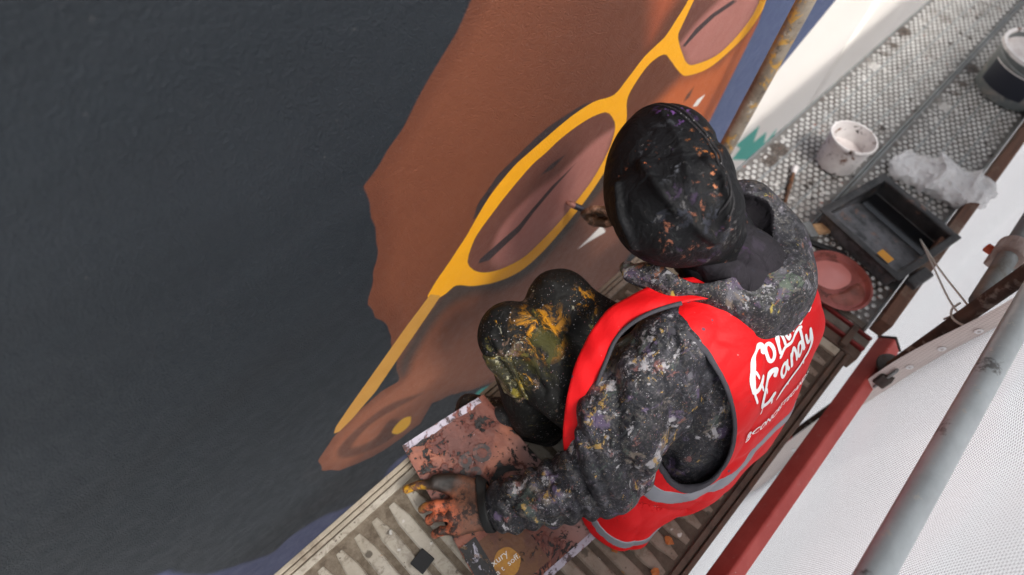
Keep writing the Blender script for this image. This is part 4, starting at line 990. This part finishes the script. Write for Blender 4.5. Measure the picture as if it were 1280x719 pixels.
def card_text(name, body, s, t, size, mat, h, bold=0.0, parent=card):
    me = text_mesh(body, 1.0, bold); bm = bmesh.new(); bm.from_mesh(me); bmesh.ops.subdivide_edges(bm, edges=bm.edges[:], cuts=1)
    W = .245; Hh = .42
    for v in bm.verts: v.co = bpt(s + v.co.x * size / W, t - v.co.y * size / Hh, h) - CARD0
    bm.to_mesh(me); bm.free(); o = link(name, me, mat, parent)
    return o
ink = NT('faded_black_print'); ink_m = ink.fin(ink.mix(ink.rng(ink.noise(60, 6, .7), .5, .62), lin(58, 50, 50), lin(110, 70, 60)), .6)
card_text('printed_letters', 'go', .36, .315, .088, ink_m, .0016, .012)
white_ink = NT('white_print').fin(lin(222, 218, 210), .6)
card_text('printed_letters', 'xury', .155, .775, .020, white_ink, .0032)
card_text('printed_letters', 'a t  soff.', .15, .822, .0165, white_ink, .0032)

# ------------------------------------------------------------------ brush in the right hand
def brush(name, label, tip, dirv, L, mats, r=.006, parent=None):
    o = thing(name, label, 'brush', tip); d = Vector(dirv).normalized()
    q = d.to_track_quat('Z', 'Y')
    for nm, prof, mt in (('bristles', [(0, 0), (r * .5, .002), (r * 1.1, .012), (r * 1.15, .028)], mats[0]), ('ferrule', [(r * 1.2, .026), (r * 1.15, .045), (r * .8, .056)], mats[1]), ('handle', [(r * .75, .055), (r * 1.0, .085), (r * .75, .13), (r * .45, L - .01), (0, L)], mats[2])):
        c = link(nm, lathe_me(nm, prof, 14), mt, o, smooth=True); c.rotation_mode = 'QUATERNION'; c.rotation_quaternion = q
    return o
brist = smear_mat('brown_bristle', swatch_base(lin(120, 72, 58), lin(176, 120, 108)), [(200, (0, 0, 0), .55, lin(70, 40, 32), .1)])
dark_met = dirty_metal('dark_ferrule', lin(54, 52, 60), lin(34, 30, 32), .45, .5)
dk_wood = smear_mat('stained_handle', swatch_base(lin(128, 84, 50), lin(62, 42, 30)), [(60, (1, 1, 1), .58, lin(30, 24, 22), .05)])
brush('paint_brush', 'thin paint brush held against the wall by the painter', (.955, .5585, .287), (.052, -.075, -.026), .20, (brist, dark_met, dk_wood), .0075)

# ------------------------------------------------------------------ things on the far planks
white_pl = smear_mat('stained_white_plastic', swatch_base(lin(232, 228, 226), lin(214, 208, 206)), [(16, (0, 0, 0), .58, lin(120, 84, 66), .04), (26, (4, 4, 2), .61, lin(60, 50, 46), .03)], .4)
def tub(name, label, loc, r, hgt, group, paint, tilt=(0, 0, 0)):
    o = thing(name, label, 'paint tub', loc, group); o.rotation_euler = tilt
    link('wall', lathe_me('wall', [(0, .0015), (r * .84, .0015), (r * .88, .006), (r * .97, hgt - .004), (r * .955, hgt - .004), (r * .86, .008), (0, .006)], 40), white_pl, o, smooth=False)
    link('rim', lathe_me('rim', [(r * .955, hgt - .004), (r * .96, hgt + .002), (r * 1.03, hgt + .002), (r * 1.04, hgt - .006), (r * .975, hgt - .008)], 40), white_pl, o)
    link('paint', lathe_me('paint', [(0, hgt * .45), (r * .9, hgt * .45 + .001)], 30), paint, o)
wpaint = smear_mat('white_paint_dregs', swatch_base(lin(226, 218, 214), lin(206, 194, 190)), [(26, (2, 1, 0), .60, lin(150, 108, 92), .05)], .35)
tub('paint_tub', 'messy white open paint tub standing on the planks near the wall', (2.080, .170, .006), .080, .125, None, wpaint, (0, 0, 0))
# black roller tray
TR_A = math.radians(-12)
def tray_f(p):
    x, y, z = p[:, 0], p[:, 1], p[:, 2]
    fl = np.where(x < .20, .046 - (x - .012) * .20, .007); inner_h = np.maximum(fl - z, 0) * 1 + np.minimum(fl - z, 0)
    box = lambda hx0, hx1, hy: np.maximum(np.maximum(hx0 - x, x - hx1), np.abs(y) - hy)
    ins = box(.008 - .02 * z, .298 + .02 * z, .132 + .04 * z); outer = box(-.004 - .1 * z, .310 + .1 * z, .145 + .06 * z)
    d = np.maximum(outer, np.maximum(z - .066, -z)); cav = np.maximum(ins, fl - z); d = smax(d, -cav, .004)
    under = np.maximum(np.maximum(ins, z - (fl - .005)), .03 - np.abs(z + .03)) ; d = np.maximum(d, -np.maximum(box(.004, .19, .13), z - (fl - .006)))
    lip = np.maximum(box(-.022, .326, .162), np.abs(z - .0635) - .003); lip = np.maximum(lip, -box(.0, .304, .138)); return smin(d, lip, .004)
V_, Q_ = nets(tray_f, (-.035, -.175, -.006), (.34, .175, .08), .004, 1)
def tray_mat():
    t = NT('black_tray'); c = t.mix(t.rng(t.noise(12, 7, .7), .38, .66), lin(30, 31, 33), lin(70, 68, 68))
    s = t.sep(t.co()); c = t.mix(t.math('MULTIPLY', t.rng(s[0], .20, .16), t.math('MULTIPLY', t.rng(s[2], .05, .046), t.rng(t.noise(24, 6, .7), .35, .6))), c, lin(104, 104, 108))
    c = t.mix(t.rng(t.noise(22, 6, .7, vec=t.mapv(loc=(4, 4, 4))), .60, .64, 0, .7), c, lin(128, 96, 80))
    wv = t.voro(90); return t.fin(c, .45, 0, t.bump(t.math('ADD', wv.outputs['Distance'], t.noise(60, 4)), .5, .002))
tray_m = tray_mat()
tray = thing('paint_tray', 'black plastic roller tray with a dark well on the far planks', 'paint tray', (1.735, -.070, .006), rz=TR_A)
link('pan', mesh_arrays('pan', V_, Q_), tray_m, tray, smooth=True)
link('hanging_foot', box_me('hanging_foot', (.015, -.205, .040), (.115, -.166, .062), .006, 2), tray_m, tray)
link('pool', pyd('pool', [(.205, -.129, .0095), (.294, -.129, .0095), (.294, .129, .0095), (.205, .129, .0095)], [(0, 1, 2, 3)]), NT('black_paint').fin((.006, .006, .007), .15), tray)
yl = link('tape_scrap', box_me('tape_scrap', (-.0, -.10, .0705), (.03, -.055, .0725), .0005), NT('yellow_tape').fin(lin(214, 150, 40), .5), tray)
# pink lid
lidt = thing('pink_paint_dish', 'round shallow dish of wet pink paint beside the black tray', 'dish', (1.585, -.088, .0055))
lid_m = smear_mat('pink_stained_lid', swatch_base(lin(172, 96, 88), lin(140, 74, 66)), [(18, (1, 2, 3), .58, lin(110, 60, 50), .05)], .4)
link('dish', lathe_me('dish', [(0, .0015), (.098, .0015), (.108, .014), (.112, .016), (.113, .019), (.106, .019), (.097, .006), (0, .005)], 56), lid_m, lidt, smooth=False)
def puddle(name, pts, z, mat, parent):
    P2 = catmull(pts + [pts[0]], 6)[:-1]; n = len(P2); cx = np.mean(P2, 0)
    V = [(cx[0], cx[1], z)] + [(*p, z) for p in (cx + (q - cx) * .85 for q in P2)] + [(*q, z - .003) for q in P2]
    F = [(0, 1 + i, 1 + (i + 1) % n) for i in range(n)] + [(1 + i, 1 + n + i, 1 + n + (i + 1) % n, 1 + (i + 1) % n) for i in range(n)]
    return link(name, pyd(name, V, F), mat, parent, smooth=True)
pk = NT('wet_pink'); pk_m = pk.fin(pk.mix(pk.noise(20, 4), lin(222, 146, 138), lin(206, 126, 118)), .22, 0, pk.bump(pk.noise(30, 3), .3, .003))
puddle('paint', [(.082, .02), (.05, .065), (.0, .085), (-.05, .06), (-.045, .01), (-.02, -.02), (.03, -.035), (.07, -.02)], .010, pk_m, lidt)
dk_pk = smear_mat('dull_pink', swatch_base(lin(160, 92, 80), lin(120, 70, 58)), [(30, (1, 1, 0), .6, lin(206, 150, 140), .05)], .3)
puddle('paint', [(.03, -.045), (.06, -.06), (.03, -.09), (-.03, -.085), (-.07, -.045), (-.06, -.015), (-.02, -.035)], .0095, dk_pk, lidt)
# plastic bag
def bag_f(p):
    q = p * np.array((1, 1, 1.25), f32); d = ell(q, (0, 0, .03), np.eye(3), (.105, .125, .060)); d = smin(d, ell(q, (.03, -.105, .05), np.eye(3), (.060, .055, .05)), .04); d = smin(d, ell(q, (-.05, .12, .02), np.eye(3), (.07, .07, .03)), .05)
    return d - .024 * (crumple(p, 22, 81) - .3) - .014 * crumple(p, 55, 83) - .006 * crumple(p, 120, 87)
V_, Q_ = nets(bag_f, (-.24, -.26, -.0), (.24, .28, .16), .0045, 0)
V_ = V_ * np.array((.88, .88, .95), f32); V_[:, 2] = np.maximum(V_[:, 2], .0)
bgm = NT('clear_plastic'); bc = bgm.mix(bgm.rng(bgm.noise(12, 6, .7), .54, .64), lin(244, 243, 243), lin(226, 222, 220)); bc = bgm.mix(bgm.rng(bgm.noise(9, 5, vec=bgm.mapv(loc=(2, 8, 4))), .60, .66, 0, .7), bc, lin(140, 100, 84))
bgm.fin(bc, .12, 0, bgm.bump(bgm.noise(60, 6, .7), .8, .006), .6); bgm.bsdf.inputs['Alpha'].default_value = .82
tag(link('plastic_bag', mesh_arrays('plastic_bag', V_, Q_), bgm.mat, None, (2.30, -.150, .007), True), 'crumpled clear plastic bag lying beyond the black tray', 'plastic bag')
# dark bucket
bk = thing('paint_bucket', 'dark round paint bucket with pale rim standing on the far planks', 'bucket', (3.085, -.125, .007))
bk_m = dirty_metal('bucket_plastic', lin(112, 118, 118), lin(150, 142, 134), .45, 0, 0, 1.0, [(14, lin(70, 72, 74), .7)])
link('wall', lathe_me('wall', [(0, .001), (.128, .001), (.134, .006), (.146, .185), (.140, .185), (.128, .01), (0, .008)], 48), bk_m, bk, smooth=False)
def band(name, r0, r1, z0, z1, a0, a1, mat, n=20):
    V, F = [], []
    for i in range(n + 1):
        a = a0 + (a1 - a0) * i / n
        for r, z in ((r0, z0), (r1, z1), (r1 - .002, z1), (r0 - .002, z0)): V.append((r * math.cos(a), r * math.sin(a), z))
    for i in range(n):
        for k in range(4): F.append((i * 4 + k, (i + 1) * 4 + k, (i + 1) * 4 + (k + 1) % 4, i * 4 + (k + 1) % 4))
    return pyd(name, V, F)
navy = NT('navy_label').fin(lin(34, 38, 50), .5)
link('label_band', band('label_band', .1375, .1445, .045, .135, 2.2, 3.6, navy), navy, bk); link('label_band', band('label_band', .1445, .1452, .135, .14, 2.2, 4.6, white_pl), white_pl, bk)
link('rim', lathe_me('rim', [(.140, .184), (.141, .195), (.155, .195), (.156, .182), (.147, .180)], 48), white_pl, bk)
link('paint', lathe_me('paint', [(0, .165), (.138, .165)], 40), wpaint, bk)
link('bail_handle', tube_me('bail_handle', [(.156 * math.cos(a), .156 * math.sin(a), .172 - .02 * math.sin((a - 2.2) / 2.4 * math.pi)) for a in np.linspace(2.2, 4.6, 16)], .0028, 6), galv, bk, smooth=True)
# loose brushes on the planks
pale_wood = wood('pale_brush_wood', lin(196, 160, 118), lin(160, 120, 84), 2); blk_br = NT('black_bristle').fin((.012, .012, .013), .6)
fb = thing('flat_brush', 'flat brush with tan wooden handle lying against the black tray', 'brush', (1.70, .075, .008), rz=math.radians(-32))
link('handle', box_me('handle', (.02, -.022, 0), (.13, .022, .018), .008, 3), pale_wood, fb); link('ferrule', box_me('ferrule', (-.012, -.030, .001), (.0195, .030, .018), .003, 2), galv, fb); link('bristles', box_me('bristles', (-.075, -.030, .002), (-.0125, .030, .016), .005, 2), blk_br, fb)
lb2 = thing('flat_brush', 'black flat brush lying between the flat tan brush and pink lid', 'brush', (1.665, .045, .006), rz=math.radians(-66)); lb2['group'] = 'loose brushes'
fb['group'] = 'loose brushes'
link('handle', box_me('handle', (-.02, -.010, 0), (.12, .010, .012), .004, 2), blk_br, lb2); link('bristles', box_me('bristles', (-.085, -.022, .0), (-.0205, .022, .014), .005, 2), blk_br, lb2)
wb = thing('round_brush', 'slim dark brush with white tip lying close to the wall', 'brush', (1.90, .245, .011), rz=math.radians(198)); wb['group'] = 'loose brushes'
link('handle', tube_me('handle', [(0, 0, 0), (.05, 0, .0), (.15, .004, 0)], [.006, .008, .005], 10), dk_wood, wb, smooth=True); link('tip', tube_me('tip', [(-.045, 0, .0), (-.03, 0, .002), (-.001, 0, 0)], [.004, .013, .009], 10), white_pl, wb, smooth=True)
# sawn wood block under the far end of the tray
# scraps on the near deck
rub = NT('black_rubber'); rub_m = rub.fin((.018, .018, .019), .75, 0, rub.bump(rub.noise(140, 4), .5, .002))
sq = link('rubber_scrap', box_me('rubber_scrap', (-.0205, -.0185, 0), (.0205, .0185, .004), .0015, 1), rub_m, None, (.143, .196, .001)); sq.rotation_euler = (0, 0, math.radians(8))
tag(sq, 'small black square scrap lying on the ribbed deck', 'scrap')
leaf_m = NT('dry_leaf'); leaf_mm = leaf_m.fin(leaf_m.mix(leaf_m.noise(60, 3), lin(186, 110, 44), lin(140, 70, 36)), .7)
def leaf(loc, r, seed, label):
    rr = random.Random(seed); n = 9; V = [(0, 0, .003)] + [(r * rr.uniform(.55, 1.1) * math.cos(2 * math.pi * k / n), r * rr.uniform(.55, 1.1) * math.sin(2 * math.pi * k / n), rr.uniform(0, .005)) for k in range(n)]
    V += [(x, y, z - .0008) for x, y, z in V]; F = [(0, 1 + k, 1 + (k + 1) % n) for k in range(n)] + [(n + 1, n + 2 + (k + 1) % n, n + 2 + k) for k in range(n)] + [(1 + k, n + 2 + k, n + 2 + (k + 1) % n, 1 + (k + 1) % n) for k in range(n)]
    tag(link('dry_leaf', pyd('dry_leaf', V, F), leaf_mm, None, loc), label, 'leaf', 'dry leaf scraps on the deck')
leaf((.585, -.174, .0015), .013, 1, 'orange-brown leaf scrap just below the vest hem on the deck')
leaf((.505, -.192, .0015), .012, 2, 'orange leaf scrap at the bottom edge of the picture on the deck')
leaf((.475, -.095, .0015), .009, 3, 'small reddish leaf scrap between the card and the vest hem')

# ------------------------------------------------------------------ white lettering on the back of the vest
VB = BVHTree.FromPolygons([tuple(map(float, v)) for v in Vv], [tuple(map(int, q)) for q in Qv])
TO, TU, TV, TN = Vector((.72, -.13, .35)), Vector((1, 0, 0)), Vector((0, .6, .8)), Vector((0, -.8, .6))
def on_vest(s, t, h):
    o = TO + TU * s + TV * t + TN * .25; hit = VB.ray_cast(o, -TN, .6)
    p = hit[0] if hit[0] is not None else o - TN * .25
    nn = hit[1] if hit[0] is not None and hit[1].dot(TN) > 0 else TN
    return p + nn * h - Vector(ROOT.tolist())
VINK = NT('white_vest_print').fin((.86, .85, .85), .55)
def stroke(pts, w, k, closed=False):
    P2 = catmull([np.array(p) for p in (pts + [pts[0]] if closed else pts)], 7); n = len(P2); V, F = [], []
    for i, p in enumerate(P2):
        d = P2[min(i + 1, n - 1)] - P2[max(i - 1, 0)]; d = d / (np.linalg.norm(d) + 1e-9); q = np.array((-d[1], d[0]))
        e = 1.0 if closed else min(1.0, math.sqrt(max(.0, min(i, n - 1 - i) / 2.5)) + .35)
        for m_ in (-1, 0, 1): V.append(on_vest(*(p + q * m_ * w * .5 * e), .0012 + .00012 * k))
    for i in range(n - 1):
        for m_ in (0, 1): a = i * 3 + m_; F.append((a, a + 1, a + 4, a + 3))
    return V, F
def oval(cx, cy, rx, ry, sl=.25, n=10): return [(cx + rx * math.cos(a) + sl * ry * math.sin(a), cy + ry * math.sin(a)) for a in np.linspace(0, 2 * math.pi, n, endpoint=False)]
GL = [([[(.064, .184), (.072, .197), (.056, .206), (.032, .196), (.013, .174), (.004, .152), (.010, .138), (.026, .141), (.042, .155)]], .0115, 0),
      ([[(.006, .150), (.007, .130), (.009, .108)], [(.029, .142), (.030, .124)], [(.022, .18), (.024, .160)]], .0050, 0), ([oval(.080, .178, .0095, .016)], .0080, 1),
      ([[(.100, .160), (.104, .180), (.107, .196)], [(.104, .180), (.115, .197), (.123, .188), (.122, .164)]], .0085, 0),
      ([[(.152, .190), (.143, .197), (.135, .184), (.138, .169), (.150, .170)], [(.163, .166), (.166, .194)], [(.166, .186), (.178, .196)], [(.188, .182), (.200, .186), (.196, .197), (.186, .184), (.190, .168), (.203, .171)], [(.214, .214), (.212, .168)], [(.206, .197), (.224, .199)], [(.230, .182), (.242, .186), (.238, .197), (.228, .184), (.232, .168), (.245, .171)]], .0078, 0),
      ([[(.094, .154), (.118, .163), (.146, .156), (.176, .162), (.192, .158)]], .0068, 0),
      ([[(.070, .126), (.079, .137), (.066, .142), (.045, .130), (.030, .110), (.026, .090), (.035, .076), (.050, .076), (.068, .090)]], .0110, 0), ([[(.033, .082), (.032, .068), (.033, .052)], [(.058, .080), (.059, .062)], [(.044, .118), (.045, .102)]], .0050, 0),
      ([oval(.101, .120, .0095, .0135)], .0078, 1), ([[(.115, .136), (.114, .118), (.120, .105)]], .0085, 0),
      ([[(.129, .104), (.131, .122), (.133, .138)], [(.131, .124), (.143, .139), (.150, .130), (.150, .105)]], .0085, 0),
      ([oval(.168, .120, .0095, .0135)], .0078, 1), ([[(.183, .166), (.181, .130), (.184, .105)]], .0085, 0),
      ([[(.194, .138), (.197, .117), (.207, .113), (.216, .138)], [(.217, .138), (.214, .100), (.202, .078), (.176, .074), (.140, .076), (.104, .070), (.078, .054)]], .0085, 0), ([[(.190, .075), (.191, .058)], [(.120, .072), (.121, .060)]], .0048, 0)]
bigV, bigF, kk = [], [], 0
for strokes, w, closed in GL:
    for pts in strokes:
        V, F = stroke(pts, w, kk % 9, bool(closed)); kk += 1; b = len(bigV); bigV += V; bigF += [tuple(i + b for i in f) for f in F]
lt_o = link('lettering', pyd('lettering', bigV, bigF), VINK, vs, smooth=True); lt_o['kind'] = 'stuff'
tm = text_mesh('@CONCRETECANDY', .0235, .0006, .25, 1.0); bm = bmesh.new(); bm.from_mesh(tm)
bmesh.ops.triangulate(bm, faces=bm.faces[:])
for v in bm.verts: v.co = on_vest(-.004 + v.co.x * 1.02, -.008 + v.co.y, .0034)
bm.to_mesh(tm); bm.free(); l2 = link('lettering', tm, VINK, vs); l2['kind'] = 'stuff'
